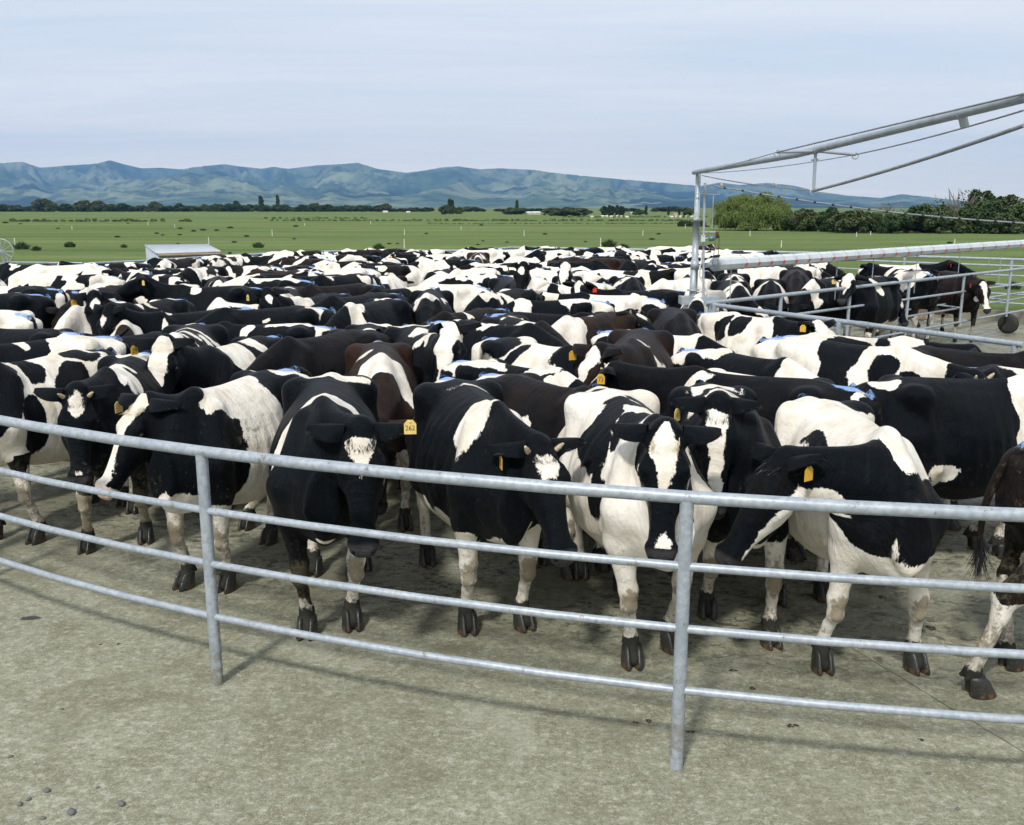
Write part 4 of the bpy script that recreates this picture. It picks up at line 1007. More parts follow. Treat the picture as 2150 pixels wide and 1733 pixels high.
# roller tube with chains
TA = Vector(aty(1502, 556, 12.95)); TB = Vector(aty(2150, 512, 20.6))
root = empty('roller_boom', tuple(TA)); tag(root, 'long pale ribbed tube with red clips and hanging chains right of the post', 'boom')
d = (TB - TA); Lr = d.length; dn = d.normalized()
m = MB(); m.tube([(0, 0, 0)] + [tuple(dn * (Lr * i / 20)) for i in range(1, 21)], .084, 8)
for k in range(len(m.sm)): m.sm[k] = False
m.build('tube', ROLLER, root)
m = MB(); m.tube([tuple(-dn * .10), tuple(dn * .0)], .02, 10); m.tube([tuple(-dn * .22), tuple(-dn * .12)], .034, 12); m.build('axle', GALV, root)
m = MB(); m.lathe(tuple(-dn * .015), [(.02, -.01), (.088, -.008), (.092, 0), (.088, .01)], 24, tuple(dn)); m.build('end_wheel', GALVD, root)
sidev = dn.cross(Vector((0, 0, 1))).normalized()
ncl = 23
for i in range(ncl):
    px = 1558 + (2135 - 1558) * i / (ncl - 1)
    t = min((abs(proj(*(TA + dn * s_))[0] - px), s_) for s_ in [j * .01 for j in range(0, int(Lr * 100))])[1]
    c = dn * t; m = MB(); u = Vector((0, 0, 1)); 
    m.tube([tuple(c + (u * math.cos(a) + sidev * math.sin(a)) * .087) for a in [2 * PI * k / 16 for k in range(16)]], .0035, 5, closed=True); m.build('band', STEEL, root)
    m = MB(); q = c + sidev * .088 + Vector((0, 0, -.01)); m.box(tuple(q), (.032, .014, .026), math.atan2(dn.y, dn.x)); m.box(tuple(q + Vector((-.006, 0, -.022))), (.016, .012, .026), math.atan2(dn.y, dn.x)); m.build('clip', RED, root)
for px, yb in ((1536, 650), (1759, 635), (1835, 628), (1927, 618), (2017, 610), (2080, 560), (2105, 600)):
    t = min((abs(proj(*(TA + dn * s_))[0] - px), s_) for s_ in [j * .01 for j in range(0, int(Lr * 100))])[1]
    c = dn * t; Y_ = (TA + c).y; ln = (TA + c).z - aty(px, yb, Y_)[2] - .08; n = int(ln / .034); m = MB()
    for k in range(n):
        z = -.088 - k * .034; a = (k % 2) * PI / 2
        pts = [(c.x + .008 * math.cos(b) * math.cos(a), c.y + .008 * math.cos(b) * math.sin(a), c.z + z + .021 * math.sin(b)) for b in [2 * PI * j / 8 for j in range(8)]]
        m.tube(pts, .0036 if yb > 570 else .002, 4, closed=True)
    m.build('chain', STEEL, root)

# ---------------------------------------------------------------- behind the yard
# pump shed of corrugated iron
def corr(a, b, c, d, n, amp, mat, name, par, thick=.004):
    """corrugated sheet a-b (ridges run along a->d)"""
    a, b, c, d = map(Vector, (a, b, c, d)); nr = (b - a).cross(d - a).normalized(); V = []; F = []
    for i in range(n * 6 + 1):
        t = i / (n * 6); o_ = nr * amp * math.cos(2 * PI * n * t)
        V += [tuple(a.lerp(b, t) + o_), tuple(d.lerp(c, t) + o_)]
    k = len(V); V += [tuple(Vector(v) - nr * thick) for v in V]
    for i in range(n * 6): F += [(2 * i, 2 * i + 2, 2 * i + 3, 2 * i + 1), (k + 2 * i, k + 2 * i + 1, k + 2 * i + 3, k + 2 * i + 2), (2 * i, k + 2 * i, k + 2 * i + 2, 2 * i + 2), (2 * i + 1, 2 * i + 3, k + 2 * i + 3, k + 2 * i + 1)]
    return link(name, mesh_np(name, V, F, mat), par)
FL = Vector(aty(328, 532, 31)); FR = Vector(aty(466, 528, 31.3)); BL = Vector(aty(303, 514.5, 34)); BR = Vector(aty(436, 513, 34.3))
root = empty('pump_shed', (FL.x, FL.y, 0)); tag(root, 'low corrugated iron shed with a sloping roof behind the left part of the herd', 'shed'); o_ = Vector((FL.x, FL.y, 0))
fl, fr, bl, br = (v - o_ for v in (FL, FR, BL, BR))
corr(bl, br, fr, fl, 26, .016, IRON, 'roof', root)
dz = Vector((0, 0, -1)); down = lambda v: Vector((v.x, v.y, 0))
ins = lambda v: Vector((v.x, v.y, v.z - .06))
corr(ins(bl) + Vector((.06, -.05, 0)), ins(fl) + Vector((.06, .05, 0)), down(fl) + Vector((.06, .05, 0)), down(bl) + Vector((.06, -.05, 0)), 22, .012, IRON, 'side_wall', root)
corr(ins(fl) + Vector((.09, .07, 0)), ins(fr) + Vector((-.05, .07, 0)), down(fr) + Vector((-.05, .07, 0)), down(fl) + Vector((.09, .07, 0)), 22, .012, IRON, 'front_wall', root)
corr(ins(fr) + Vector((-.06, .1, 0)), ins(br) + Vector((-.06, -.05, 0)), down(br) + Vector((-.06, -.05, 0)), down(fr) + Vector((-.06, .1, 0)), 20, .012, IRON, 'side_wall', root)
m = MB(); m.tube([tuple(fl + Vector((.05, .03, -.075))), tuple(fr + Vector((-.02, .03, -.075)))], .05, 4); m.build('fascia_board', TIMBER, root)
# half wheel at left edge
c = Vector(aty(3, 528, 24)); root = empty('iron_wheel', (c.x, c.y, 0)); tag(root, 'spoked iron wheel at the left edge in the grass', 'wheel')
m = MB(); m.tube([(.30 * math.cos(a), 0, c.z + .30 * math.sin(a)) for a in [2 * PI * k / 28 for k in range(28)]], .014, 6, closed=True); m.build('rim', GALV, root)
for k in range(6):
    m = MB(); a = PI * k / 6; m.tube([(.29 * math.cos(a), 0, c.z + .29 * math.sin(a)), (-.29 * math.cos(a), 0, c.z - .29 * math.sin(a))], .008, 5); m.build('spoke', GALV, root)
m = MB(); m.tube([(0, 0, c.z), (0, .1, c.z)], .05, 10); m.tube([(0, .1, 0), (0, .1, c.z + .02)], .03, 8); m.build('hub', GALVD, root)
# low wire gate at left
G0 = at(8, 550.5, 1.1); G1 = at(172, 552.5, 1.1)
root = empty('field_gate', (G0[0], G0[1], 0)); tag(root, 'low pale pipe gate with netting at the far left behind the herd', 'gate'); dx_, dy_ = G1[0] - G0[0], G1[1] - G0[1]
fp = lambda t, z: (dx_ * t, dy_ * t, z)
m = MB(); m.tube([fp(0, .1), fp(0, 1.1), fp(1, 1.1), fp(1, .1)], .022, 8); m.tube([fp(0, .15), fp(1, .15)], .02, 8); m.build('frame', GALV, root)
for t in (.18, .5, .6): 
    m = MB(); m.tube([fp(t, .1), fp(t, 1.1)], .016, 8); m.build('upright', GALV, root)
m = MB()
for k in range(28): m.tube([fp(k / 28, .15), fp(min(1, k / 28 + .12), 1.09)], .003, 4); m.tube([fp(k / 28, 1.09), fp(min(1, k / 28 + .12), .15)], .003, 4)
m.build('netting', STEEL, root)
# concrete nib wall at the back right
root = empty('kerb_wall', (8.0, 24.0, 0)); W0 = at(1950, 628, 0); 
KA, KB = (9.3, 22.6), (13.2, 20.4)
tag(root, 'low rough concrete nib wall under the back right fence', 'wall'); m = MB(); mid = ((KA[0] + KB[0]) / 2 - 8, (KA[1] + KB[1]) / 2 - 24)
m.box((mid[0], mid[1], .11), (math.dist(KA, KB), .16, .22), math.atan2(KB[1] - KA[1], KB[0] - KA[0])); m.build('wall', WALLC, root)

# ---------------------------------------------------------------- vegetation
def leaf_cloud(blobs, n, size, seed, droop=0, flat=.0):
    """leaf quads on and inside a set of ellipsoids"""
    r = np.random.RandomState(seed); B = np.array(blobs, float); vol = (B[:, 3] * B[:, 4] * B[:, 5]) ** .67; pick = r.choice(len(B), n, p=vol / vol.sum())
    d = r.normal(0, 1, (n, 3)); d /= np.linalg.norm(d, axis=1)[:, None]; rad = .55 + .5 * r.rand(n) ** .6
    c = B[pick, :3] + d * B[pick, 3:6] * rad[:, None]; c = c[c[:, 2] > .02]; d = d[:len(c)]; n = len(c)
    a = r.normal(0, 1, (n, 3)) + d * .6; a /= np.linalg.norm(a, axis=1)[:, None]; b = np.cross(a, r.normal(0, 1, (n, 3))); b /= np.linalg.norm(b, axis=1)[:, None]
    s = size * r.uniform(.5, 1.3, n)[:, None]
    if droop: b = b * .25 + np.array((0, 0, -1.0)); a = np.cross(b, r.normal(0, 1, (n, 3))); a /= np.linalg.norm(a, axis=1)[:, None]; a *= .35; b = b * (1 + droop)
    V = np.stack([c - a * s, c + b * s * .8 , c + a * s, c - b * s * .8], 1).reshape(-1, 3); F = np.arange(n * 4).reshape(-1, 4)
    return V, F
def rand_blobs(r, wd, ht, n, base=.25, rmin=.16, rmax=.34, dome=True):
    o = []
    for _ in range(n):
        t = r.random(); a = r.uniform(0, 2 * PI); rr = math.sqrt(r.random()) * .5 * wd
        zt = (math.sqrt(max(0, 1 - (rr / (.56 * wd)) ** 2))); z = ht * (base * .5 + (1 - base * .5) * (.06 + .78 * r.random()) * zt)
        s = r.uniform(rmin, rmax) * wd; o.append((rr * math.cos(a), rr * math.sin(a), z, s * .62, s * .62, s * .62 * ht / wd if ht > wd else s * .62))
    return o
TREES = {}
def tree_meshes(kind):
    if kind in TREES: return TREES[kind]
    r = random.Random(hash(kind) % 1000 if False else sum(map(ord, kind))); m = MB()
    def limb(a, b, r0, r1): 
        a, b = Vector(a), Vector(b); mid = a.lerp(b, .5) + Vector((r.uniform(-.1, .1), r.uniform(-.1, .1), r.uniform(0, .1))) * (b - a).length; m.tube([tuple(a), tuple(mid), tuple(b)], [r0, (r0 + r1) / 2, r1], 6)
    if kind.startswith('round'):     # unit tree: height 1, width 1
        bl = rand_blobs(r, 1.0, 1.0, 26, .14); V, F = leaf_cloud(bl, 6500, .038, len(kind) + ord(kind[-1])); mat = [LEAF_D, LEAF_M, LEAF_O][ord(kind[-1]) % 3]
        limb((0, 0, 0), (0, 0, .4), .045, .03)
        for b in bl[:7]: limb((0, 0, .3), b[:3], .025, .008)
    elif kind.startswith('tall'):
        bl = [(r.uniform(-.06, .06), r.uniform(-.06, .06), z / 12, .16 * (1 - .6 * abs(z / 12 - .4)), .16 * (1 - .6 * abs(z / 12 - .4)), .10) for z in range(1, 12)]
        V, F = leaf_cloud(bl, 3200, .036, 5); mat = LEAF_D; limb((0, 0, 0), (0, 0, .8), .03, .008)
    elif kind == 'willow':
        bl = []; cols = []
        for _ in range(110):
            a = r.uniform(0, 2 * PI); rr = math.sqrt(r.random()) * .43; z = .12 + .78 * math.sqrt(max(0, 1 - (rr / .49) ** 2)) * (r.uniform(.45, 1.0) if r.random() < .6 else r.uniform(0, .6))
            bl.append((rr * math.cos(a), rr * math.sin(a) * .8, z, .085, .085, .07))
        V, F = leaf_cloud(bl, 20000, .017, 3, droop=.6)
        rs = np.random.RandomState(4); VV = [V]; FF = [F]; n0 = len(V)
        st = []
        for b in bl:
            for _ in range(24):
                a = r.uniform(0, 2 * PI); q = r.uniform(.5, 1.15); x, y, z = b[0] + math.cos(a) * b[3] * q, b[1] + math.sin(a) * b[4] * q, b[2]; l = r.uniform(.08, .26)
                k = int(l / .012)
                for i in range(k): st.append((x + r.uniform(-.004, .004), y + r.uniform(-.004, .004), z - i * .012 * 1.0))
        st = np.array([s_ for s_ in st if s_[2] > .04]); n = len(st); a = rs.normal(0, 1, (n, 3)); a[:, 2] *= .2; a /= np.linalg.norm(a, axis=1)[:, None]; b_ = np.array((0, 0, -1.0)) * .012
        W = np.stack([st - a * .0065, st + b_, st + a * .0065, st - b_], 1).reshape(-1, 3); VV.append(W); FF.append(np.arange(n * 4).reshape(-1, 4) + n0)
        V = np.concatenate(VV); F = np.concatenate(FF); mat = LEAF_W
        for dx in (-.05, .06): limb((dx, 0, 0), (dx * 2, 0, .45), .03, .02)
        for b in bl[:14]: limb((0, 0, .4), b[:3], .018, .005)
    elif kind == 'wispy':
        V, F = leaf_cloud(rand_blobs(r, 1, 1, 16, .1), 1500, .022, 8); mat = LEAF_O
        for k in range(46):
            a = r.uniform(0, 2 * PI); q = r.uniform(.1, .5); limb((0, 0, .05), (q * math.cos(a), q * math.sin(a), r.uniform(.6, 1.08)), .014, .003)
    elif kind == 'rough':
        bl = rand_blobs(r, 1.0, 1.0, 26, .05, .12, .30); V, F = leaf_cloud(bl, 8000, .034, 12); mat = LEAF_M; limb((0, 0, 0), (0, 0, .5), .04, .02)
        for b in bl[:9]: limb((0, 0, .2), (b[0], b[1], b[2] + b[5] * 1.2), .02, .004)
    TREES[kind] = (mesh_np('crown', V, F, mat, smooth=False), m.mesh('trunk', TWIG if kind == 'wispy' else BARK)); return TREES[kind]
def tree(kind, px, ybase, width_px, top, label, group, name='tree', cat='tree', Y=None, rot=None, ysc=1.0):
    Y = Y or (HC * FPX / (ybase - HOR)) ; x = (px - CX) * Y / FPX
    k = Y / FPX; W = width_px * k; Hh = (ybase - top) * k
    root = empty(name, (x, Y, 0), rot if rot is not None else random.Random(px * 7 + int(Y)).uniform(0, 6)); root.scale = (W, W * ysc, Hh); tag(root, label, cat, group)
    cr, tr = tree_meshes(kind); link('crown', cr, root); link('trunk', tr, root); return root
tree('willow', 1567, 482, 172, 396, 'big pale green weeping willow just right of the boom post', None, 'willow_tree', rot=0)
near = [('roundA', 1672, 484, 56, 432), ('rough', 1700, 483, 74, 436), ('roundB', 1748, 485, 62, 428), ('roundA', 1770, 487, 74, 434), ('rough', 1820, 486, 70, 436), ('wispy', 1852, 484, 70, 428), ('roundB', 1890, 487, 90, 424),
        ('rough', 1935, 485, 84, 418), ('wispy', 1992, 486, 110, 402), ('roundA', 1962, 488, 70, 436), ('rough', 2030, 487, 96, 410), ('tall', 2022, 486, 90, 402), ('roundB', 2066, 488, 84, 412), ('roundA', 2105, 486, 90, 402), ('tall', 2052, 485, 90, 404), ('rough', 2140, 488, 90, 415), ('roundA', 2085, 489, 60, 440), ('roundB', 1850, 488, 50, 446), ('rough', 1640, 483, 50, 445)]
wd_ = {'roundA': 'dark leafy round tree', 'roundB': 'mid green round tree', 'rough': 'uneven bushy tree', 'wispy': 'half bare twiggy tree', 'tall': 'slim dark pointed tree'}
near.sort(key=lambda a: a[1])
ORD = ['first', 'second', 'third', 'fourth', 'fifth', 'sixth', 'seventh', 'eighth', 'ninth', 'tenth', 'eleventh', 'twelfth', 'thirteenth', 'fourteenth', 'fifteenth', 'sixteenth', 'seventeenth', 'eighteenth', 'nineteenth', 'twentieth']
ORD += ['twenty-' + o_ for o_ in ORD[:9]] + ['thirtieth'] + ['thirty-' + o_ for o_ in ORD[:9]] + ['fortieth'] + ['forty-' + o_ for o_ in ORD[:9]] + ['fiftieth'] + ['fifty-' + o_ for o_ in ORD[:9]] + ['sixtieth'] + ['sixty-' + o_ for o_ in ORD[:9]] + ['seventieth'] + ['seventy-' + o_ for o_ in ORD[:9]] + ['eightieth'] + ['eighty-' + o_ for o_ in ORD[:9]]
for i, a in enumerate(near):
    tree(*a, f'{wd_[a[0]]}, {ORD[i]} from the left in the shelterbelt right of the willow', 'shelterbelt trees at the right')
# low scrub skirt
r = random.Random(11)
bl = [((1640 + 520 * i / 90 + r.uniform(-4, 4) - CX) * 112 / FPX, 112 + r.uniform(-2, 2), .3, r.uniform(.8, 1.6), .8, r.uniform(.4, 1.0)) for i in range(91)]
V, F = leaf_cloud(bl, 15000, .13, 6); o = link('scrub', mesh_np('scrub', V, F, LEAF_M, False)); tag(o, 'tangled low scrub along the foot of the right-hand trees', 'scrub', kind='stuff')
# far tree line
far = []
r = random.Random(21)
x = -20
while x < 1460:
    dens = 1 if x < 900 else .75
    wpx = r.uniform(20, 46); hpx = r.uniform(11, 20) if x < 820 else r.uniform(7, 13)
    if r.random() < dens: far.append((r.choice(['roundA', 'rough', 'roundB', 'rough', 'roundC']), x, 444.5, wpx, 444.5 - hpx))
    x += wpx * r.uniform(.36, .62)
special = [('roundA', 115, 444.8, 42, 415), ('roundA', 195, 444.8, 36, 418), ('roundA', 222, 444.8, 34, 419), ('roundA', 345, 444.6, 26, 421), ('roundB', 503, 444.6, 28, 419), ('tall', 561, 444.5, 30, 413), ('tall', 595, 444.5, 22, 411), ('roundB', 650, 444.6, 36, 428), ('roundB', 705, 444.5, 34, 427),
           ('tall', 948, 449, 34, 419), ('tall', 953, 449, 20, 421), ('roundA', 937, 450, 26, 428), ('roundC', 965, 449, 24, 430), ('tall', 1085, 449, 22, 421), ('roundA', 1080, 450, 44, 434), ('roundA', 1155, 452, 30, 436), ('roundA', 1205, 453, 60, 434), ('roundC', 1175, 453, 40, 436)]
special += [('tall', px, 452, 24, 431 + (px % 5)) for px in (1262, 1268, 1275, 1282, 1290, 1297, 1303)] + [('roundC', 1335, 451, 24, 437), ('tall', 1350, 451, 18, 432), ('tall', 1396, 451, 18, 434), ('roundA', 1440, 452, 22, 437), ('tall', 1418, 451, 16, 438)]
far += special; far.sort(key=lambda a: a[1])
wd2 = {'roundA': 'dark round tree', 'roundB': 'mid green round tree', 'roundC': 'olive green round tree', 'rough': 'uneven bushy tree', 'tall': 'narrow upright tree'}
for i, a in enumerate(far):
    tree(*a, f'distant {wd2[a[0]]}, {ORD[i] if i < len(ORD) else "last"} from the left in the far tree line', 'distant trees along the plain', Y=None)
# hedgerows: long low dark lines
def hedge(px0, px1, yb, hpx, n, label, mat, seed, size=None):
    Y = HC * FPX / (yb - HOR); k = Y / FPX; r = random.Random(seed); x0, x1 = (px0 - CX) * k, (px1 - CX) * k; bl = []
    nb = max(8, int((px1 - px0) / (hpx * 1.6)))
    for i in range(nb):
        if r.random() < .12: continue
        x = x0 + (x1 - x0) * (i + r.random()) / nb; hh = hpx * k * r.uniform(.35, 1.0); bl.append((x - x0, r.uniform(-.3, .3) * hpx * k, hh * .45, hpx * k * r.uniform(.6, 1.3), hpx * k * .6, hh * .6))
    V, F = leaf_cloud(bl, n, size or hpx * k * .16, seed); root = empty('hedgerow', (x0, Y, 0)); tag(root, label, 'hedge', 'hedgerows across the plain'); link('foliage', mesh_np('foliage', V, F, mat, False), root)
hedge(560, 1460, 463.0, 4.5, 9000, 'long dark hedge across the middle of the plain, ending near the boom post', LEAF_D, 31)
hedge(560, 780, 458.5, 4, 2500, 'short brownish hedge just above the long middle hedge', LEAF_O, 32)
hedge(40, 420, 464.5, 7, 3500, 'broken brown hedge in the left of the plain', LEAF_O, 33)
hedge(1180, 1480, 456, 4, 3000, 'dark hedge left of the boom post near the distant houses', LEAF_D, 34)
hedge(1420, 1480, 474, 12, 1800, 'small dark hedge end beside the boom post', LEAF_D, 35)
hedge(900, 1460, 469.5, 3.5, 5000, 'thin low hedge below the long middle hedge', LEAF_M, 36)
# rush clumps and tufts in the fields
def clump_mesh(seed, n=240):
    r = np.random.RandomState(seed); V = []; F = []
    for k in range(n):
        a = r.uniform(0, 2 * PI); q = r.uniform(0, .38) ; b = np.array((math.cos(a) * q, math.sin(a) * q, 0)); t = b * r.uniform(.6, 1.6) + np.array((r.normal(0, .1), r.normal(0, .1), r.uniform(.45, 1.0) * (1 - q)))
        s = np.cross(t - b, r.normal(0, 1, 3)); s = s / np.linalg.norm(s) * .028; i = len(V); mid = (b + t) / 2 + (0, 0, .05)
        V += [b - s, b + s, mid + s, mid - s, t]; F.append((i, i + 1, i + 2, i + 3)); F.append((i + 3, i + 2, i + 4, i + 4))
    F = np.array(F); q4 = F[F[:, 2] != F[:, 3]]; q3 = F[F[:, 2] == F[:, 3]][:, :3]
    return mesh_np('rush_blades', V, q4, LEAF_D, False, F3=q3)
CL = [clump_mesh(s_) for s_ in (1, 2, 3)]
big = [(550, 517, 26, 'bushy green rush clump in the field left of centre'), (800, 521, 28, 'bushy green rush clump in the middle of the field'), (1276, 515, 34, 'dark rush clump in the field right of centre'), (1305, 520, 26, 'low rush clump right of the dark one behind the back rail'),
       (45, 508, 0, ''), (60, 520, 34, 'dark rushes near the left edge'), (160, 516, 26, 'dark low rushes left of the shed'), (272, 517, 16, 'small rush clump just left of the shed'), (90, 523, 22, 'low dark rushes behind the left gate'), (384, 511, 8, 'tiny tuft above the shed roof'), (490, 530, 10, 'small tuft right of the shed'), (2120, 602, 36, 'dark grass clump seen through the back right fence')]
for i, (px, yb, wpx, lab) in enumerate(big):
    if not wpx: continue
    Y = HC * FPX / (yb - HOR); k = Y / FPX; rt = empty('rush_clump', ((px - CX) * k, Y, 0), i); rt.scale = (wpx * k, wpx * k, wpx * k * .55); tag(rt, lab, 'rushes', 'rush clumps in the field'); link('blades', CL[i % 3], rt)
r = random.Random(77); used = []
bands = [('near', 500, 512), ('middle', 482, 499), ('far', 466, 481)]
for bn, y0, y1 in bands:
    xs = sorted(r.sample(range(30, 2080), 10 if bn == 'near' else 14))
    for i, px in enumerate(xs):
        yb = r.uniform(y0, y1); Y = HC * FPX / (yb - HOR); k = Y / FPX; wpx = r.uniform(7, 15)
        if 1600 < px and yb < 484: continue
        rt = empty('grass_tuft', ((px - CX) * k, Y, 0), i); rt.scale = (wpx * k, wpx * k, wpx * k * .32); tag(rt, f'small dark grass tuft, {ORD[i]} from the left in the {bn} part of the field', 'grass tuft', 'tufts scattered over the field'); link('blades', CL[i % 3], rt)
# white electric fence posts
posts = [(448, 497, 517, 'left of centre above the shed'), (580, 481, 494, 'left of centre in the middle field'), (852, 500, 519, 'tall in the centre behind the herd'), (853, 480, 492, 'small and directly above the tall centre one'), (1100, 482, 494, 'right of the centre line'), (1258, 498, 517, 'beside the dark rush clump'), (1345, 482, 493, 'left of the boom post'),
         (1632, 503, 517, 'right of the boom post in the near field'), (1786, 486, 495, 'below the round dark tree'), (1990, 500, 512, 'near the roller tube at the right'), (1566, 483, 494, 'under the weeping willow'), (47, 498, 520, 'near the left edge by the wheel'), (168, 473, 481, 'small at the left in the far field'), (380, 470, 477, 'tiny at the left of the far field'),
         (325, 466, 472, 'very small near the broken brown hedge'), (648, 467, 473, 'very small above the long hedge'), (784, 463, 470, 'tiny near the end of the short hedge'), (970, 474, 482, 'tiny in the far field at centre'), (1432, 470, 478, 'tiny beside the boom post'), (1815, 484, 492, 'in front of the shelterbelt')]
for px, yt, yb, lab in posts:
    Y = HC * FPX / (yb - HOR); k = Y / FPX; hh = (yb - yt) * k; rt = MB(); rt.box((0, 0, hh / 2), (max(.05, .9 * k), max(.05, .9 * k), hh)); rt.lathe((0, 0, hh), [(max(.02, .3 * k), 0), (.01, hh * .05)], 6)
    o = rt.build('fence_post', WHITEP); o.location = ((px - CX) * k, Y, 0); tag(o, 'white post ' + lab, 'post', 'white posts standing in the fields')
# spoil heap
r = random.Random(5); m = MB(); Y = 41; k = Y / FPX
for i in range(60): a = r.uniform(0, 6.3); q = r.random(); m.ball(((q * 21 * math.cos(a)) * k, q * 9 * k * math.sin(a), max(0, (1 - q) * 8 * k * 1.0) + .05), r.uniform(1.5, 3.5) * k, 6, (1.3, 1, .6))
o = m.build('spoil_heap', simple('spoil_earth', (.09, .075, .06), .95, 0, .1, (.16, .14, .12), 3)); o.location = ((666 - CX) * k, Y, aty(666, 529, Y)[2]); o.location.z = 0.35; tag(o, 'low heap of dark earth and rubble in the field behind the herd', 'earth heap')
# distant farm houses
def house(px, yb, wpx, hpx, rc, label):
    Y = HC * FPX / (yb - HOR); k = Y / FPX; root = empty('farm_house', ((px - CX) * k, Y, 0)); tag(root, label, 'house', 'farm buildings on the plain'); W, Hh = wpx * k, hpx * k
    m = MB(); m.box((0, 0, Hh * .3), (W, W * .5, Hh * .6)); m.build('wall', WHITEP, root)
    m = MB(); x, y, z0, z1 = W * .54, W * .3, Hh * .6, Hh; m._add([(-x, -y, z0), (x, -y, z0), (x, y, z0), (-x, y, z0), (-x * .9, 0, z1), (x * .9, 0, z1)], [(0, 1, 5, 4), (2, 3, 4, 5), (1, 2, 5), (3, 0, 4), (0, 3, 2, 1)]); m.build('roof', rc, root)
    for q in (-.3, .1, .32): m = MB(); m.box((W * q, -W * .251, Hh * .32), (W * .09, W * .01, Hh * .22)); m.build('window', BLUEM, root)
RED_ROOF = simple('rusty_roof', (.30, .12, .08), .8); GREY_ROOF = simple('pale_roof', (.55, .56, .57), .6)
house(1124, 449.8, 18, 6, GREY_ROOF, 'long white farm shed on the plain right of the narrow tree'); house(1108, 450, 12, 6, GREY_ROOF, 'small white house left of the long farm shed'); house(1330, 449.5, 22, 4.5, GREY_ROOF, 'pale low building on the plain between poplars')
house(1443, 450.5, 14, 6, GREY_ROOF, 'white house just left of the boom post'); house(1412, 450.3, 10, 4, RED_ROOF, 'house with rusty roof left of the white one'); house(815, 446.5, 10, 4, WHITEP, 'tiny white house below the hills near centre'); house(862, 447, 8, 3.5, GREY_ROOF, 'tiny pale house right of the white one at centre')
# sheep on the far plain
def sheep_mesh():
    m = MB(); m.ball((0, 0, .55), .42, 10, (1.25, .7, .75)); m.ball((.55, 0, .72), .16, 8, (1.2, .7, 1)); 
    for x in (-.3, .3):
        for y in (-.15, .15): m.tube([(x, y, .4), (x, y, 0)], .05, 5)
    return m.mesh('sheep', simple('dirty_wool', (.62, .58, .48), .95, 0, .1))
SH = sheep_mesh(); r = random.Random(3)
for i, px in enumerate([1262, 1270, 1279, 1291, 1300, 1312, 1404, 1412, 1421, 1433, 1445, 1240]):
    yb = r.uniform(456.8, 459.2); Y = HC * FPX / (yb - HOR); o = link('sheep', SH); o.location = ((px - CX) * Y / FPX, Y, 0); o.rotation_euler = (0, 0, r.uniform(0, 6)); o.scale = (.8,) * 3; tag(o, f'tiny white sheep, {ORD[sorted([1262, 1270, 1279, 1291, 1300, 1312, 1404, 1412, 1421, 1433, 1445, 1240]).index(px)]} from the left on the far plain', 'sheep', 'sheep on the far plain')
# loose stones and dung lumps in front
r = random.Random(9)
sm_ = MB(); sm_.ball((0, 0, .3), 1, 8, (1, .7, .45)); STM = sm_.mesh('stone', STONE)
for i, (px, py, s_) in enumerate([(98, 1662, .020), (150, 1708, .026), (60, 1680, .014), (42, 1690, .016), (22, 1590, .014), (130, 1490, .012), (255, 1690, .022), (205, 1655, .010), (90, 1720, .014), (2010, 1700, .012), (1950, 1625, .012)]):
    p = at(px, py, 0); o = link('loose_stone', STM); o.location = (p[0], p[1], 0); o.scale = (s_,) * 3; o.rotation_euler = (0, 0, r.uniform(0, 6)); tag(o, ['grey stone at the lower left corner', 'biggest grey stone near the bottom left edge', 'small stone at the far lower left', 'dark stone at the left edge', 'small stone on the left edge higher up', 'single stone below the feather', 'flat stone near the bottom left', 'tiny stone above the flat one', 'small stone beside the biggest one', 'small stone at the bottom right', 'small stone right of the right post'][i], 'stone', 'loose stones on the concrete')
def dungm(seed):
    r = random.Random(seed); m = MB()
    for k in range(9): m.ball((r.uniform(-1, 1), r.uniform(-.8, .8), .05), r.uniform(.25, .6), 8, (1, 1, .35))
    return m.mesh('dung_pat', DUNG)
DM = [dungm(k) for k in range(3)]
for i, (px, py, s_, lab) in enumerate([(1362, 1515, .022, 'dark dung lump on the concrete left of the right post'), (1665, 1524, .030, 'dark curled dung below the lowest rail on the right'), (1935, 1553, .016, 'small dung spot below the right end of the rails'), (1580, 1445, .022, 'dung spot in front of the white cow'), (1450, 1537, .022, 'brown dung spots just right of the right post'), (1850, 1255, .03, 'dung on the concrete behind the white cow'), (1955, 1320, .04, 'dung patch between the right-hand cows'), (1540, 1408, .025, 'dung smear by the hooves right of the right post'), (250, 1352, .016, 'dung spot near the left of the concrete'), (212, 1353, .014, 'smaller dung spot at the left'), (1335, 1517, .016, 'faint dung crumb left of the dark lump')]):
    p = at(px, py, 0); o = link('dung_pat', DM[i % 3]); o.location = (p[0], p[1], 0); o.scale = (s_, s_, s_ * .6); o.rotation_euler = (0, 0, i); o.scale = (s_ * .7, s_ * .8, s_ * .5); tag(o, lab, 'dung', 'dung spots on the concrete')
p = at(62, 1300, 0); m = MB(); m.tube([(-.055, -.01, .006), (0, 0, .012), (.06, .015, .004)], [.002, .0035, .001], 5); m._add([(-.05, -.02, .006), (.02, -.018, .004), (.07, .014, .004), (.02, .022, .012), (-.045, .005, .012)], [(0, 1, 2, 3, 4)]); o = m.build('feather', simple('dark_feather', (.05, .045, .045), .7)); o.location = (p[0], p[1], 0); tag(o, 'small dark feather lying on the concrete at the left', 'feather')
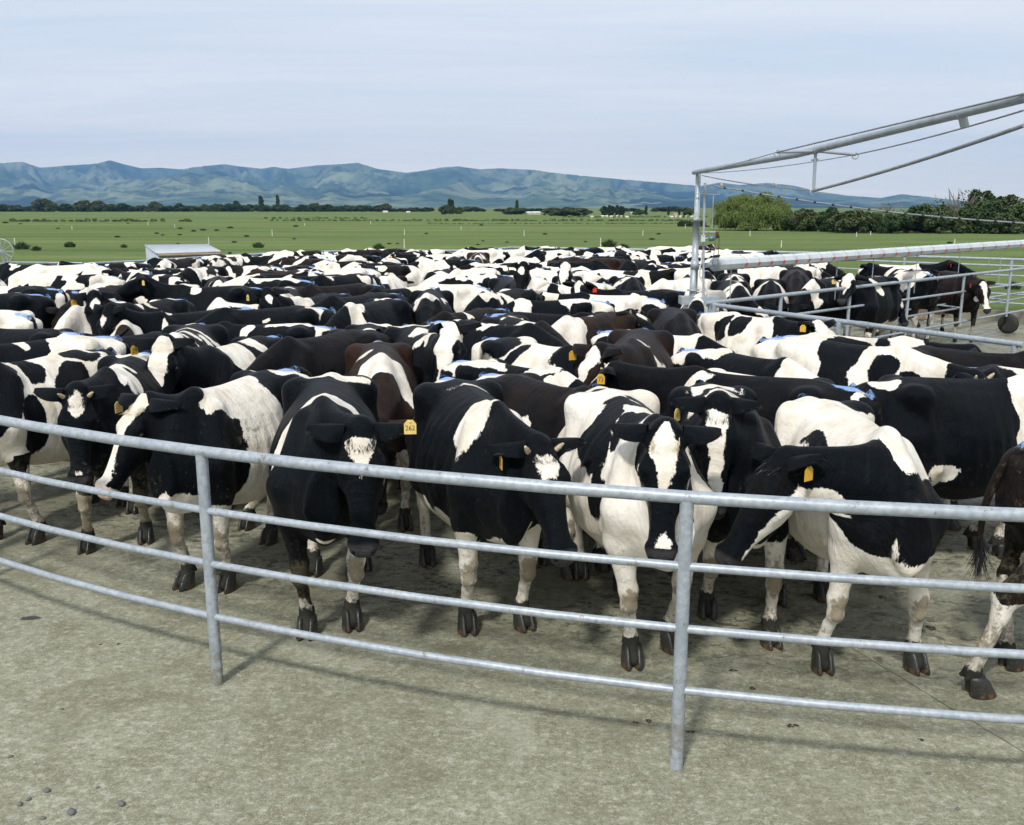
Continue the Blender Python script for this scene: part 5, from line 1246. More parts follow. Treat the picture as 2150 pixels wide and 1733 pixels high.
# concrete joints
for a, b in (((1560, 1222), (2180, 1600)), ((840, 900), (842, 1010)), ((2180, 1395), (1500, 1170))):
    pa, pb = at(*a), at(*b); m = MB(); d_ = Vector((pb[0] - pa[0], pb[1] - pa[1], 0)); n_ = Vector((-d_.y, d_.x, 0)).normalized() * .004
    pts = [Vector((pa[0], pa[1], .0035)) + d_ * (i / 24) + n_ * random.Random(i).uniform(-.8, .8) for i in range(25)]
    for p_, q_ in zip(pts, pts[1:]): m.quad(p_ - n_ * .4, p_ + n_ * .4, q_ + n_ * .4, q_ - n_ * .4)
    tag(m.build('slab_joint', DUNG), kind='structure')

# ---------------------------------------------------------------- hills
SIL = [(-400, 352), (-200, 348), (18, 349), (80, 345), (115, 357), (180, 352), (220, 350), (243, 346), (258, 342), (285, 350), (320, 358), (360, 357), (400, 360), (430, 355), (490, 350), (520, 354), (565, 359), (590, 355), (620, 359), (680, 352), (740, 349), (762, 347), (775, 351), (800, 359), (860, 367), (900, 362), (930, 356), (965, 354), (1010, 360), (1050, 358), (1120, 361), (1150, 366), (1200, 371), (1290, 379), (1400, 388), (1460, 393), (1500, 386), (1540, 391), (1595, 387), (1650, 392), (1700, 404), (1760, 412), (1830, 417), (1872, 409), (1945, 417), (2050, 428), (2200, 430), (2500, 433)]
NA, NR = 760, 190
rs = np.random.RandomState(12)
def vnoise(x, y, seed):
    xi, yi = np.floor(x).astype(int), np.floor(y).astype(int); u, v = x - xi, y - yi; u = u * u * (3 - 2 * u); v = v * v * (3 - 2 * v)
    def hsh(a, b): s_ = np.sin(a * 127.1 + b * 311.7 + seed * 74.7) * 43758.5453; return s_ - np.floor(s_)
    return (hsh(xi, yi) * (1 - u) + hsh(xi + 1, yi) * u) * (1 - v) + (hsh(xi, yi + 1) * (1 - u) + hsh(xi + 1, yi + 1) * u) * v
pxs = np.linspace(-500, 2650, NA); rads = np.linspace(0, 1, NR)
ytop = np.interp(pxs, [a for a, _ in SIL], [b for _, b in SIL])
PX, RD = np.meshgrid(pxs, rads, indexing='ij'); Yd = 4600 + RD * 4800; X = (PX - CX) / FPX * Yd
u, v = X / 900, Yd / 900
rg = np.zeros_like(u); amp = 1; tot = 0
wx = vnoise(u * .7, v * .7, 5) * 1.6; wy = vnoise(u * .7, v * .7, 6) * 1.6
for o_ in range(7):
    f_ = 2 ** o_ * .95; n = 1 - np.abs(2 * vnoise((u + wx) * f_, (v * .75 + wy) * f_, 20 + o_) - 1); rg += amp * n ** 1.6; tot += amp; amp *= .52
rg /= tot
base = np.clip(RD * 1.25, 0, 1) ** 1.15 * np.clip(1.35 - RD * .25, 0, 1)
rg = np.clip(rg * 1.35 - .18, 0, 1.2); hgt = base * (.22 + 1.0 * rg) + .14 * rg * np.clip(RD * 5, 0, 1)
ang = hgt / Yd; mx = ang.max(axis=1); mxs = np.convolve(np.pad(mx, 3, mode='edge'), np.ones(7) / 7, 'valid')
target = (HOR - ytop) / FPX
scale_ = (target / mx)[:, None]; Z = hgt * scale_ + HC * (hgt / hgt.max(axis=1, keepdims=True)); Z[:, 0] = -3
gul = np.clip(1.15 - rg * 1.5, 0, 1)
V = np.stack([X, Yd, Z], -1).reshape(-1, 3); I = np.arange(NA * NR).reshape(NA, NR); F = np.stack([I[:-1, :-1], I[1:, :-1], I[1:, 1:], I[:-1, 1:]], -1).reshape(-1, 4)
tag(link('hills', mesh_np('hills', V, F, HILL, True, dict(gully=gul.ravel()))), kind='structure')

# haze
m = MB(); m.box((0, 4900, 349), (30000, 11800, 704))
hz, nt_, _b = new_mat('air_haze'); nt_.nodes.clear(); out = nt_.nodes.new('ShaderNodeOutputMaterial'); pv = nt_.nodes.new('ShaderNodeVolumePrincipled'); nt_.links.new(pv.outputs[0], out.inputs['Volume'])
pv.inputs['Density'].default_value = 1.0e-4; pv.inputs['Color'].default_value = (.25, .52, 1.0, 1); pv.inputs['Anisotropy'].default_value = .2
o = m.build('haze', hz); tag(o, kind='stuff')
# ---------------------------------------------------------------- the herd
def loc_of(p, L, th, sc=1.0):
    dx, dy = p[0] - L[0], p[1] - L[1]; c, s = math.cos(th), math.sin(th)
    return ((dx * c + dy * s) / sc, (-dx * s + dy * c) / sc, p[2] / sc)
def headpose(yaw=0, z=1.36, pitch=40):
    a = R(yaw * .6); k = .62; ya, p = R(yaw), R(pitch)
    poll = (.47 + k * math.cos(a), k * math.sin(a), z); d = (math.cos(ya) * math.cos(p), math.sin(ya) * math.cos(p), -math.sin(p))
    return poll, tuple(poll[i] + d[i] * .55 for i in range(3))
COWS = []   # dict(loc, th, sc, ...)
def cow(loc, th, label, coat, fixed=False, **k):
    fixed = fixed or k.pop('fixed_', False)
    COWS.append(dict(loc=list(loc), th=th, label=label, coat=coat, fixed=fixed, **k))
def hero(loc, deg, label, coat, poll=None, muz=None, sc=1.0, feet=None, **k):
    th = R(deg)
    if poll: poll = loc_of(aty(*poll), loc, th, sc)
    if muz: muz = loc_of(aty(*muz), loc, th, sc)
    ft = None
    if feet:
        ft = {}
        for key, v in feet.items():
            if len(v) == 3: ft[key] = (v[0], v[1])           # own frame
            else: q = at(v[0], v[1] - 12, 0); q = loc_of((q[0], q[1], 0), loc, th, sc); ft[key] = (q[0] - .03, q[1])
        for key, v in dict(fl=(.47, .15), fr=(.44, -.15), hl=(-.62, .16), hr=(-.58, -.16)).items(): ft.setdefault(key, v)
    cow(loc, th, label, coat, True, poll=poll, muz=muz, sc=sc, feet=ft, h=.0092, detail=2, **k)

def blaze_c5(hx, hy, hz):  # ragged white heart on the forehead
    return np.minimum(.046 - np.hypot((hx - .11) * .62, hy * (.72 + 4.0 * np.clip(hx - .08, 0, 1))), np.minimum(hx - .03 + np.abs(hy) * .6, .3))
def blaze_c4(hx, hy, hz):
    return np.minimum(np.minimum(.068 - np.abs(hy) - np.clip(hx - .05, 0, 1) * .42, hx - .022), .215 - hx)
def blaze_c8(hx, hy, hz):
    a = np.interp(hx, [-.05, .02, .10, .18, .26, .30], [.03, .060, .055, .040, .010, -.03]) - np.abs(hy)
    b = .030 - np.hypot((hx - .49) * .8, hy); return np.maximum(a, b)
def blaze_c9(hx, hy, hz):
    return np.minimum(np.interp(hx, [-.05, .02, .08, .18, .3, .42, .56], [.05, .062, .060, .040, .034, .038, .01]) - np.abs(hy - .004), hx - .02)
def blaze_c3(hx, hy, hz):
    return np.interp(hx, [-.06, .02, .10, .2, .32, .42, .56], [.10, .085, .075, .045, .040, .055, .085]) - np.abs(hy + .02)
def blaze_c2(hx, hy, hz):
    return np.maximum(.058 - np.hypot((hx - .075) * .60, hy * 1.15) - np.clip(hx - .1, 0, 1) * .15, .016 - np.hypot(hx - .50, hy + .01))

hero((-3.68, 7.34), -110, 'black and white spotted cow cut by the left edge, in front row', dict(base='W', seed=11, blaze='wide', warp=.8, spots=[(.50, -.25, .22, .25, 'K'), (.62, .3, .25, .30, 'K'), (.15, .25, .13, .20, 'K'), (-.12, .45, .14, .22, 'K'), (-.30, .15, .12, .16, 'K'), (-.62, .2, .14, .22, 'K'), (.35, .62, .16, .2, 'K'), (1.0, 0, .3, .5, 'K')], paint=.5, dirt=.45),
     feet=dict(fl=(72, 1152)), sc=1.0)
hero((-2.93, 7.10), -83, 'cow with white diamond forehead and horn buds behind the top rail at left', dict(base='K', seed=12, blaze=blaze_c2, spots=[(.30, .10, .20, .22, 'W'), (.05, -.2, .12, .16, 'W'), (-.5, .1, .2, .2, 'W')], sock={'fl': .40, 'fr': .52, 'hl': .6, 'hr': .6}, belly=False, dirt=.6),
     poll=(160, 832, 6.25), muz=(166, 1003, 6.02), feet=dict(fr=(182, 1172), fl=(305, 1152)), horn=True, ears=((.05, 0), (.35, .1)))
hero((-1.87, 6.31), -109, 'cow with woolly cream forehead and white face stripe, turned left beside left post', dict(base='K', seed=13, blaze=blaze_c3, warp=.7, pinknose=True, spots=[(.20, .0, .34, .36, 'W'), (.05, .42, .22, .40, 'W'), (.12, .75, .2, .35, 'W'), (-.60, 0, .26, .36, 'W'), (.66, .97, .12, .13, 'W')], sock=.66, mud=.42, mudx=.22, tuft=1, dirt=.45, paint=.9),
     poll=(292, 850, 5.78), muz=(204, 1012, 5.52), feet=dict(fr=(385, 1248), fl=(472, 1253), hl=(515, 1123)), tagt='', tag_mat=TAGP, tag_side=-1, forelock='W', ears=((.5, .25), (.0, 0)), tail=[(-.76, 0, 1.31), (-.86, .04, 1.29), (-.93, .10, 1.16), (-.90, .12, .9), (-.87, .1, .62), (-.84, .06, .45)])
hero((-1.12, 5.70), -82, 'black cow facing straight on with tag 262 and white shoulder band', dict(base='K', seed=14, blaze=blaze_c4, warp=.55, spots=[(.20, -.28, .085, .62, 'W'), (.24, -.02, .085, .26, 'W'), (.16, .28, .06, .16, 'W'), (-.36, .05, .055, .22, 'W'), (-.60, 0, .07, .12, 'W'), (.68, .99, .04, .04, 'W')], belly=False, sock={'fl': .62, 'fr': .20, 'hl': .4, 'hr': .4}, dirt=.3, paint=0),
     poll=(757, 915, 4.90), muz=(762, 1142, 4.66), sc=1.05, feet=dict(fr=(645, 1350), fl=(740, 1333)), tagt='262', tag_mat=TAGP, tag_side=1, tag_at=.80, tag_up=(.055, -.05), ears=((.12, .1), (.55, .25)), rib=.6)
hero((-.21, 5.70), -72, 'black cow with orange tag 87 and ragged white heart on its forehead', dict(base='K', seed=15, blaze=blaze_c5, warp=.6, spots=[(.36, -.05, .15, .34, 'W'), (.40, .25, .05, .35, 'W'), (-.64, .02, .12, .17, 'W'), (.60, .98, .25, .11, 'W'), (-.30, .04, .03, .12, 'W')], bellyz=.04, sock=.70, dirt=.3, paint=.9),
     poll=(1140, 945, 4.95), muz=(1190, 1148, 4.62), sc=1.03, feet=dict(fr=(985, 1341), fl=(1102, 1333), hr=(900, 1198), hl=(1130, 1198)), tagt='87', tag_mat=TAGY, tag_side=-1, tag_at=.5, horn=True, ears=((.02, .05), (.75, .35)), rib=1.7)
hero((.70, 5.34), -80, 'white and black cow staring at camera just left of the right post', dict(base='W', seed=16, blaze=blaze_c8, warp=.75, chin=True, spots=[(.98, 0, .30, .40, 'K'), (.30, -.14, .12, .20, 'K'), (.08, -.30, .14, .24, 'K'), (.22, -.55, .07, .20, 'K'), (-.06, -.08, .10, .16, 'K'), (.42, .05, .06, .22, 'K'), (.20, .35, .2, .2, 'K'), (-.2, .3, .14, .2, 'K'), (-.48, -.25, .10, .16, 'K'), (.45, .45, .12, .2, 'K')], sock=.9, dirt=.25, paint=.35),
     poll=(1397, 918, 4.62), muz=(1389, 1140, 4.36), sc=1.03, feet=dict(fr=(1330, 1412), fl=(1412, 1378), hr=(1220, 1226)), ears=((-.22, 0), (-.12, .05)), forelock='W', rib=.8)
hero((1.34, 5.72), -88, 'upright-eared cow with white blaze peering out just right of the right post', dict(base='K', seed=17, blaze=blaze_c9, warp=.6, spots=[(.20, .10, .10, .26, 'W'), (.10, .45, .05, .30, 'W'), (-.10, -.1, .07, .2, 'W'), (-.35, 0, .10, .22, 'W'), (-.18, .12, .04, .18, 'W'), (.5, .96, .2, .1, 'W')], sock={'fl': .66, 'fr': .62, 'hl': .5, 'hr': .5}, paint=.4, dirt=.4),
     poll=(1508, 858, 5.12), muz=(1496, 1070, 4.88), feet=dict(fr=(1487, 1308), fl=(1620, 1370)), tagt='192', tag_mat=TAGP, tag_side=-1, tag_at=.6, ears=((.55, .3), (.85, .35)))
hero((1.93, 5.22), -86, 'mostly white cow at right turning its black head left, legs wide apart', dict(base='W', seed=18, blaze='none', warp=.6, jaw=.105, spots=[(1.02, .1, .36, .32, 'K'), (.69, .45, .26, .27, 'K'), (.60, .70, .22, .20, 'K'), (.69, -.5, .12, .16, 'K'), (.40, 0, .24, .19, 'W'), (.08, -.35, .17, .07, 'K'), (-.40, .25, .12, .14, 'K'), (1.0, .98, .22, .07, 'W')], sock=.9, dirt=.22, paint=.35),
     poll=(1628, 968, 4.72), muz=(1518, 1135, 4.62), feet=dict(fr=(1730, 1422), fl=(1925, 1422)), tagt='', tag_mat=TAGY, tag_side=1, tag_at=.45, ears=((.4, .2), (.3, -.35)), girth=.98, rib=.6)
hero((3.12, 6.42), 2, 'big black side-on cow at right with white belly streaks and creamy udder', dict(base='K', seed=19, blaze='star', warp=.55, spots=[(.66, 0, .38, .6, 'W'), (.64, -.5, .36, .4, 'W'), (-.20, -.72, .16, .08, 'W'), (.22, -.68, .07, .16, 'W'), (-.62, -.05, .14, .08, 'W'), (.05, -.97, .4, .05, 'W')], belly=False, sock=.72, dirt=.4, paint=.1),
     feet=dict(fr=(2055, 1163)), udder=1.25)
hero((3.40, 4.74), 2, 'dark brown cow cut by the right edge, muddy hind leg and pink udder', dict(base='K', seed=20, blaze='star', brown=.35, spots=[(-.1, .2, .1, .1, 'W')], belly=False, sock={'fl': .5, 'fr': .5, 'hl': .48, 'hr': .50}, dirt=.5, paint=.3),
     feet=dict(hr=(2060, 1470)), udder=1.35, tail=[(-.76, 0, 1.31), (-.86, .03, 1.22), (-.92, .05, 1.0), (-.93, .05, .85), (-.92, .05, .72)])

SC0 = 1.0
def px(T, W, label, coat=None, yaw=0, hz=1.12, pitch=52, zt=1.34, **k):
    if hz in (1.1, 1.15, 1.2, 1.25) and not k.get('tagt') and len(label) % 5 != 0: hz -= .16; pitch = max(pitch, 55)
    t = at(T[0], T[1], zt); w_ = at(W[0], W[1], 1.37); th = math.atan2(w_[1] - t[1], w_[0] - t[0]); d = math.dist(t, w_)
    mx_, my_ = (t[0] + w_[0]) / 2, (t[1] + w_[1]) / 2; loc = (mx_ + math.cos(th) * .15, my_ + math.sin(th) * .15)
    poll, muz = headpose(yaw, hz, pitch); cow(loc, th, label, coat or {}, False, poll=poll, muz=muz, **k)
def face(P, M, Yp, dpt, deg, label, coat=None, **k):
    """cow placed by its face: poll / muzzle pixels and depths, body heading deg"""
    p = aty(P[0], P[1], Yp); q = aty(M[0], M[1], Yp + dpt); th = R(deg); loc = (p[0] - math.cos(th) * 1.02, p[1] - math.sin(th) * 1.02)
    v = Vector(q) - Vector(p); v = v.normalized() * .55; q = tuple(Vector(p) + v)
    cow(loc, th, label, coat or {}, False, poll=loc_of(p, loc, th), muz=loc_of(q, loc, th), **k)
K, W_ = 'K', 'W'
def c(base='K', spots=None, **k): return dict(base=base, spots=spots, **k)
# second line, left to right
px((262, 716), (25, 733), 'black-backed cow with white rump and blue tail paint, second back from the left edge', c('K', [(-.50, .0, .30, .5, W_), (-.30, .35, .2, .2, W_), (.62, .1, .15, .4, W_)], tuft=1), hz=1.2)
face((338, 722), (322, 850), 7.30, -.22, -106, 'tall white-faced cow with tag 29 behind the woolly-headed cow at left', c('K', [(.15, .1, .2, .25, W_), (-.2, 0, .06, .4, W_)], blaze='face', warp=.8), tagt='29', tag_side=-1, tag_mat=TAGY, ears=((.4, .2), (.55, .2)), fixed_=True, h=.013)
px((520, 686), (468, 722), 'black cow with thin white lines over its back, right of the tall white-faced cow', c('K', [(.28, -.2, .03, .30, W_), (.30, .25, .03, .35, W_), (.55, .1, .06, .12, W_), (-.15, .2, .03, .5, W_), (-.5, .0, .08, .10, W_)], warp=.7), hz=1.0, pitch=60)
px((735, 690), (600, 704), 'plain dull black cow with its back turned, left of the white-saddled brown cow', c('K', [(-.8, .9, .05, .05, W_)], brown=.22, paint=0, belly=False), hz=1.15)
px((768, 700), (772, 762), 'rusty brown cow with a big white patch over its shoulders, seen head-on with head down', c('K', [(.42, -.25, .22, .34, W_), (.50, .35, .07, .38, W_), (-.60, 0, .12, .2, W_), (-.1, -.2, .05, .07, W_)], brown=1.0, warp=.5, belly=False, paint=.5), hz=.95, pitch=65, yaw=-8)
px((795, 650), (790, 690), 'black cow with two white chevrons on its back, behind the rusty brown cow', c('K', [(.50, 0, .06, .30, W_), (.05, 0, .08, .30, W_), (-.55, 0, .15, .16, W_)], warp=.5), hz=1.0, pitch=60)
face((893, 690), (866, 792), 8.15, -.25, -72, 'cow with long white face blaze raised above the herd, left of centre', c('K', [(.35, .3, .08, .4, W_), (.0, .15, .15, .2, W_), (-.5, 0, .2, .2, W_)], blaze='face', pinknose=True, warp=.7), ears=((-.5, 0), (.3, -.1)), tagt=None)
px((944, 760), (1190, 803), 'brownish black side-on cow with white side fleck behind the cow tagged 87', c('K', [(-.60, 0, .18, .26, W_), (.05, -.42, .06, .05, W_), (.20, -.02, .05, .04, W_)], brown=.35, tuft=1, belly=False, warp=.6), hz=1.1, yaw=-10)
px((965, 744), (1215, 770), 'black cow with white and blue rump just behind the small-flecked brownish cow', c('K', [(-.55, 0, .3, .22, W_), (-.25, -.05, .18, .08, W_), (.52, .0, .06, .5, W_)], tuft=1, warp=.6), hz=1.15)
px((1000, 706), (1235, 742), 'white-backed cow with black saddle spots in the centre, third back from the rail', c('W', [(-.35, -.12, .16, .22, K), (-.10, -.32, .10, .16, K), (.62, 0, .25, .6, K), (.2, .6, .3, .3, K)], warp=.7), hz=1.15)
px((1300, 700), (1262, 735), 'dark cow with a square white face and yellow tags, looking forward right of centre', c('K', [(.30, .35, .04, .3, W_)], brown=.6, blaze='wide', belly=False), hz=1.35, yaw=-35, pitch=60, tagt='', tag_side=-1, tag_mat=TAGY, ears=((.4, .2), (.6, .2)))
px((1335, 700), (1560, 726), 'mud-spattered black cow with white loin and white shoulder, centre right', c('K', [(-.50, -.05, .34, .22, W_), (.60, 0, .16, .6, W_)], mud=.5, mudx=-.1, tuft=1, warp=.6), hz=1.2)
px((1262, 686), (1440, 696), 'cow with a speckled white back and blue rump, behind the mud-spattered one', c('W', [(-.6, -.5, .3, .3, K), (.1, -.75, .4, .3, K), (.7, 0, .2, .5, K)], mud=.4, mudx=-.5, tuft=1), hz=1.2)
px((1735, 806), (1478, 774), 'long-backed black cow facing left with horn bud and orange tag, behind the staring cow', c('K', [(-.7, 0, .06, .1, W_)], brown=.1, blaze='narrow'), hz=1.32, pitch=52, yaw=18, horn=True, tagt='73', tag_side=1, tag_mat=TAGY, ears=((.3, 0), (.6, .2)), h=.014, detail=1)
px((1490, 758), (1768, 776), 'cow with white back line and black sides, behind the long-backed black cow', c('W', [(-.1, -.52, .5, .27, K), (.35, -.45, .3, .3, K), (-.45, .0, .12, .07, K), (.8, 0, .2, .5, K)], warp=.6), hz=1.1)
px((1575, 727), (1832, 750), 'creamy white cow with a square black saddle, heading right behind the right-hand cows', c('W', [(.02, -.1, .18, .5, K), (.40, -.35, .11, .14, K), (.72, -.7, .3, .2, K), (1.1, 0, .2, .3, K)], dirt=.5, tuft=1, warp=.5), hz=1.22, pitch=45, yaw=-12, tagt='', tag_side=-1, ears=((.6, .1), (.6, 0)), horn=True)
px((1645, 693), (1915, 700), 'white cow with a broad black side patch, close behind the slanting rail at right', c('W', [(-.10, -.35, .30, .28, K), (.26, -.15, .08, .14, K), (.95, 0, .32, .5, K), (-.7, -.5, .2, .2, K)], warp=.6, tuft=1), hz=1.28, pitch=50)
px((1865, 713), (2130, 724), 'large dark cow with blue on its rump at the right edge under the slanting rail', c('K', [(-.78, .9, .03, .03, W_)], brown=.25, paint=1, belly=False), hz=1.2)
px((1915, 768), (2180, 782), 'black cow cut by the right edge with an upright ear and orange tag', c('K', [(-.3, .02, .12, .05, W_)], brown=.1), hz=1.30, yaw=-6, tagt='', tag_side=-1, ears=((.7, .1), (.6, 0)))
px((1397, 645), (1592, 664), 'long white cow with black neck and two side spots before the boom post base', c('W', [(-.18, -.30, .10, .17, K), (.04, -.22, .12, .16, K), (.78, 0, .32, .5, K), (-.8, -.3, .12, .15, K)], blaze='face', warp=.55, tuft=1), hz=1.36, pitch=38, yaw=-8, tagt='', tag_side=-1, ears=((.5, 0), (.5, 0)))
px((1352, 643), (1385, 676), 'plain black cow seen head-on left of the long white cow', c('K', [(-.8, .9, .03, .03, W_)], brown=.2, belly=False), hz=1.0, pitch=60)
px((1388, 622), (1200, 610), 'big white-backed cow with black belly patches and black head, left of the boom post', c('W', [(.62, 0, .30, .6, K), (-.05, .48, .22, .26, K), (.18, .75, .2, .2, K), (.25, .16, .05, .08, K), (-.68, .5, .2, .2, K), (-.40, .95, .3, .2, K)], warp=.6, belly=False), hz=1.3, pitch=48)
px((1010, 652), (1150, 651), 'black cow with curved horn buds holding its head up behind the brown and white cow', c('K', [(.95, 0, .08, .1, W_)], belly=False, brown=.1), hz=1.42, pitch=30, yaw=-25, horn=True, tagt='', tag_side=1)
px((1237, 657), (1110, 668), 'brown cow with a white front half and blue rump in the centre right', c('K', [(.52, .1, .26, .34, W_), (-.55, 0, .16, .12, W_)], brown=.9, warp=.6, tuft=1), hz=1.1)
px((1018, 675), (1155, 700), 'black cow with white withers and blue tail head, just above the white-backed cow', c('K', [(.15, -.15, .16, .16, W_), (-.68, 0, .12, .14, W_)], brown=.3, tuft=1), hz=1.1)
px((905, 684), (1040, 690), 'black cow with a white hip patch right of the raised white blaze', c('K', [(-.45, -.1, .12, .2, W_), (-.65, .0, .12, .1, W_)], tuft=1), hz=1.15)
px((1150, 622), (1010, 620), 'cow in black and white bands facing left, two rows above the centre', c('W', [(.05, .2, .26, .4, K), (-.35, .5, .2, .3, K), (.75, .4, .2, .3, K), (.45, .9, .3, .2, K)], tuft=1), hz=1.1)
# left middle
px((150, 686), (-20, 674), 'black cow with white tail head at the left edge, its long tail laid sideways', c('K', [(-.62, .25, .10, .4, W_)], paint=.9, belly=False), hz=1.15, tail=[(-.76, 0, 1.31), (-.88, -.05, 1.29), (-1.02, -.08, 1.27), (-1.16, -.1, 1.30), (-1.26, -.1, 1.38)])
px((340, 642), (314, 676), 'brown-backed cow with white collar, seen from in front at left, head lowered', c('K', [(.48, -.3, .08, .35, W_), (.46, .25, .12, .35, W_), (.35, 0, .06, .14, W_), (-.7, 0, .1, .12, W_)], brown=1.0, warp=.4, belly=False), hz=1.08, pitch=58, tagt='', tag_side=-1)
px((560, 684), (405, 692), 'black cow facing left with a white shoulder patch, upper left', c('K', [(.44, .12, .17, .34, W_), (-.66, .0, .1, .1, W_)], warp=.6), hz=1.1, tuft_=0)
px((700, 674), (560, 668), 'black cow with a white and blue stripe along its loin, left of centre', c('K', [(-.35, .05, .3, .12, W_), (-.66, .1, .12, .18, W_)], tuft=1), hz=1.1)
px((655, 652), (512, 654), 'plain black cow with one small white square on its side, left of centre', c('K', [(.0, .3, .07, .06, W_), (-.65, .1, .06, .3, W_)], belly=False), hz=1.1)
px((122, 660), (-30, 642), 'woolly white cow with blue on its rump at the left edge', c('W', [(.3, .7, .2, .2, K), (-.1, .8, .2, .2, K)], dirt=.6, paint=1, tuft=1), hz=1.1)
face((176, 622), (182, 690), 10.9, -.2, -105, 'black cow with white forehead spot and orange tag 192 on the left', c('K', [(.3, 0, .1, .2, W_)], blaze='star'), tagt='192', tag_side=-1, tag_mat=TAGY, ears=((-.3, 0), (-.2, 0)))
face((226, 650), (214, 712), 10.2, -.1, -135, 'black cow with a small white forehead bar looking down beside the tag 192 cow', c('K', [(.3, 0, .08, .1, W_)], blaze='star'), ears=((.2, 0), (.5, .1)))
px((340, 624), (245, 640), 'white cow with a black flank oval, left, behind the brown-backed cow', c('W', [(-.1, .4, .2, .14, K), (-.7, .2, .1, .1, K), (.6, .5, .1, .1, K)]), hz=1.0)
px((490, 650), (368, 616), 'large creamy white cow with black rump corner, upper left', c('W', [(-.6, .35, .14, .22, K), (-.35, .6, .1, .1, K)], dirt=.4), hz=1.1)
px((116, 612), (-20, 604), 'cow with white shoulders and black rump at the left edge, fourth row back', c('W', [(-.45, .1, .34, .4, K), (.3, .6, .3, .2, K)], paint=.8), hz=1.1)
px((214, 606), (62, 592), 'black cow with one white loin patch and blue rump, upper left', c('K', [(-.30, .15, .18, .26, W_)], paint=.9, belly=False), hz=1.1)
px((350, 592), (262, 590), 'white cow with blue rump and black thigh, left, under the shed', c('W', [(-.6, .5, .2, .2, K), (.2, .7, .2, .2, K)]), hz=1.0)
px((418, 590), (350, 598), 'white cow with blue tail head, directly below the shed', c('W', [(-.1, .3, .2, .14, K), (.8, 0, .2, .4, K)], tuft=1), hz=1.0)
face((288, 577), (232, 607), 14.6, -.15, 185, 'black cow with white forehead, pale muzzle and faded tag, below the shed', c('K', [(.3, .2, .1, .1, W_)], blaze='star', pinknose=True), tagt='', tag_side=1, tag_mat=TAGP)
px((450, 568), (455, 590), 'black cow with white arch over its shoulders, just right of the shed', c('K', [(.30, 0, .09, .5, W_), (.60, -.3, .10, .5, W_), (-.5, 0, .2, .3, W_)], warp=.4), hz=.95, pitch=60)
face((562, 616), (572, 672), 11.6, -.25, -112, 'black-headed cow with white shoulder, cream face and faded tag, left of centre', c('K', [(.42, -.1, .25, .45, W_)], blaze='star'), tagt='337', tag_side=-1, tag_mat=TAGP)
px((155, 580), (25, 571), 'long white cow at the far left, third from the back', c('W', [(.75, 0, .2, .3, K)], paint=.6), hz=1.2)
px((205, 565), (95, 564), 'white cow with blue rump left of the shed, near the back rail', c('W', [(.5, .7, .2, .1, K)], tuft=1), hz=1.1)
px((125, 561), (20, 557), 'black cow at the far left against the back fence', c('K', [(.0, .6, .1, .1, W_)]), hz=1.2)
px((285, 567), (210, 563), 'white and black cow left below the shed wall', c('W', [(-.2, .4, .2, .1, K), (.75, 0, .2, .4, K)]), hz=1.1)
px((368, 558), (285, 554), 'black cow with a white fleck, directly in front of the shed', c('K', [(.1, .2, .05, .12, W_), (.6, 0, .12, .2, W_)]), hz=1.2)
# centre back
px((700, 545), (592, 541), 'dark brown-black cow by the back rail, right of the small shed', c('K', [(.5, .2, .04, .15, W_)], brown=.5), hz=1.25)
px((592, 536), (500, 536), 'black cow with white shoulder against the back rail, right of the shed', c('K', [(.4, .1, .12, .25, W_)]), hz=1.25)
px((692, 557), (540, 561), 'black cow with white tail head flecks, upper left of centre', c('K', [(-.6, 0, .12, .2, W_), (-.35, .1, .1, .06, W_), (.6, .2, .16, .2, W_)]), hz=1.1)
px((655, 572), (558, 568), 'brown cow with white blue-tinged rump, upper left of centre', c('K', [(-.55, .1, .14, .14, W_)], brown=1.0, tuft=1), hz=1.1)
px((643, 594), (552, 588), 'cow with a long white back stripe and black flank, left of centre', c('K', [(-.1, .1, .5, .16, W_), (.6, 0, .25, .5, W_)]), hz=1.1)
px((768, 580), (645, 586), 'black cow with blue rump and thin white thigh stripe, centre left', c('K', [(-.62, .3, .05, .3, W_), (.2, .1, .1, .06, W_)]), hz=1.1)
px((766, 602), (655, 604), 'large dull black cow in the middle left, back to the camera', c('K', [(-.8, .9, .03, .03, W_)], brown=.3, belly=False), hz=1.1)
px((694, 600), (676, 618), 'black cow with white chevron shoulders left of centre', c('K', [(.45, 0, .05, .25, W_), (.62, -.2, .12, .25, W_)], warp=.5, brown=.4), hz=1.0, pitch=60)
px((838, 549), (748, 549), 'black cow with white front shoulder near the back, centre', c('K', [(.48, .1, .16, .2, W_), (-.1, .1, .08, .08, W_)]), hz=1.1)
px((815, 566), (770, 580), 'cow with white back and dark rump in the centre', c('W', [(-.45, .3, .2, .2, K), (.8, 0, .2, .4, K), (.3, -.6, .3, .2, K)]), hz=1.0)
px((905, 602), (792, 606), 'black cow with a big white hip patch, centre', c('K', [(-.38, .05, .2, .28, W_)]), hz=1.1)
px((850, 636), (736, 652), 'black cow with white shoulder bar and white rump top, centre', c('K', [(.46, .2, .10, .42, W_), (-.45, -.05, .3, .12, W_)], warp=.6), hz=1.05)
px((800, 626), (735, 628), 'small plain black cow in the centre', c('K', [(-.8, .9, .03, .03, W_)], belly=False), hz=1.1)
px((935, 615), (912, 645), 'black cow with a white withers patch facing the camera, centre', c('K', [(.35, .1, .14, .16, W_), (-.1, .3, .1, .06, W_)], warp=.6), hz=1.1, pitch=60, tagt='', tag_side=-1)
px((1085, 610), (965, 622), 'black cow with white shoulder blade pattern, centre right', c('K', [(.30, .1, .2, .12, W_), (.1, .3, .06, .25, W_)]), hz=1.1)
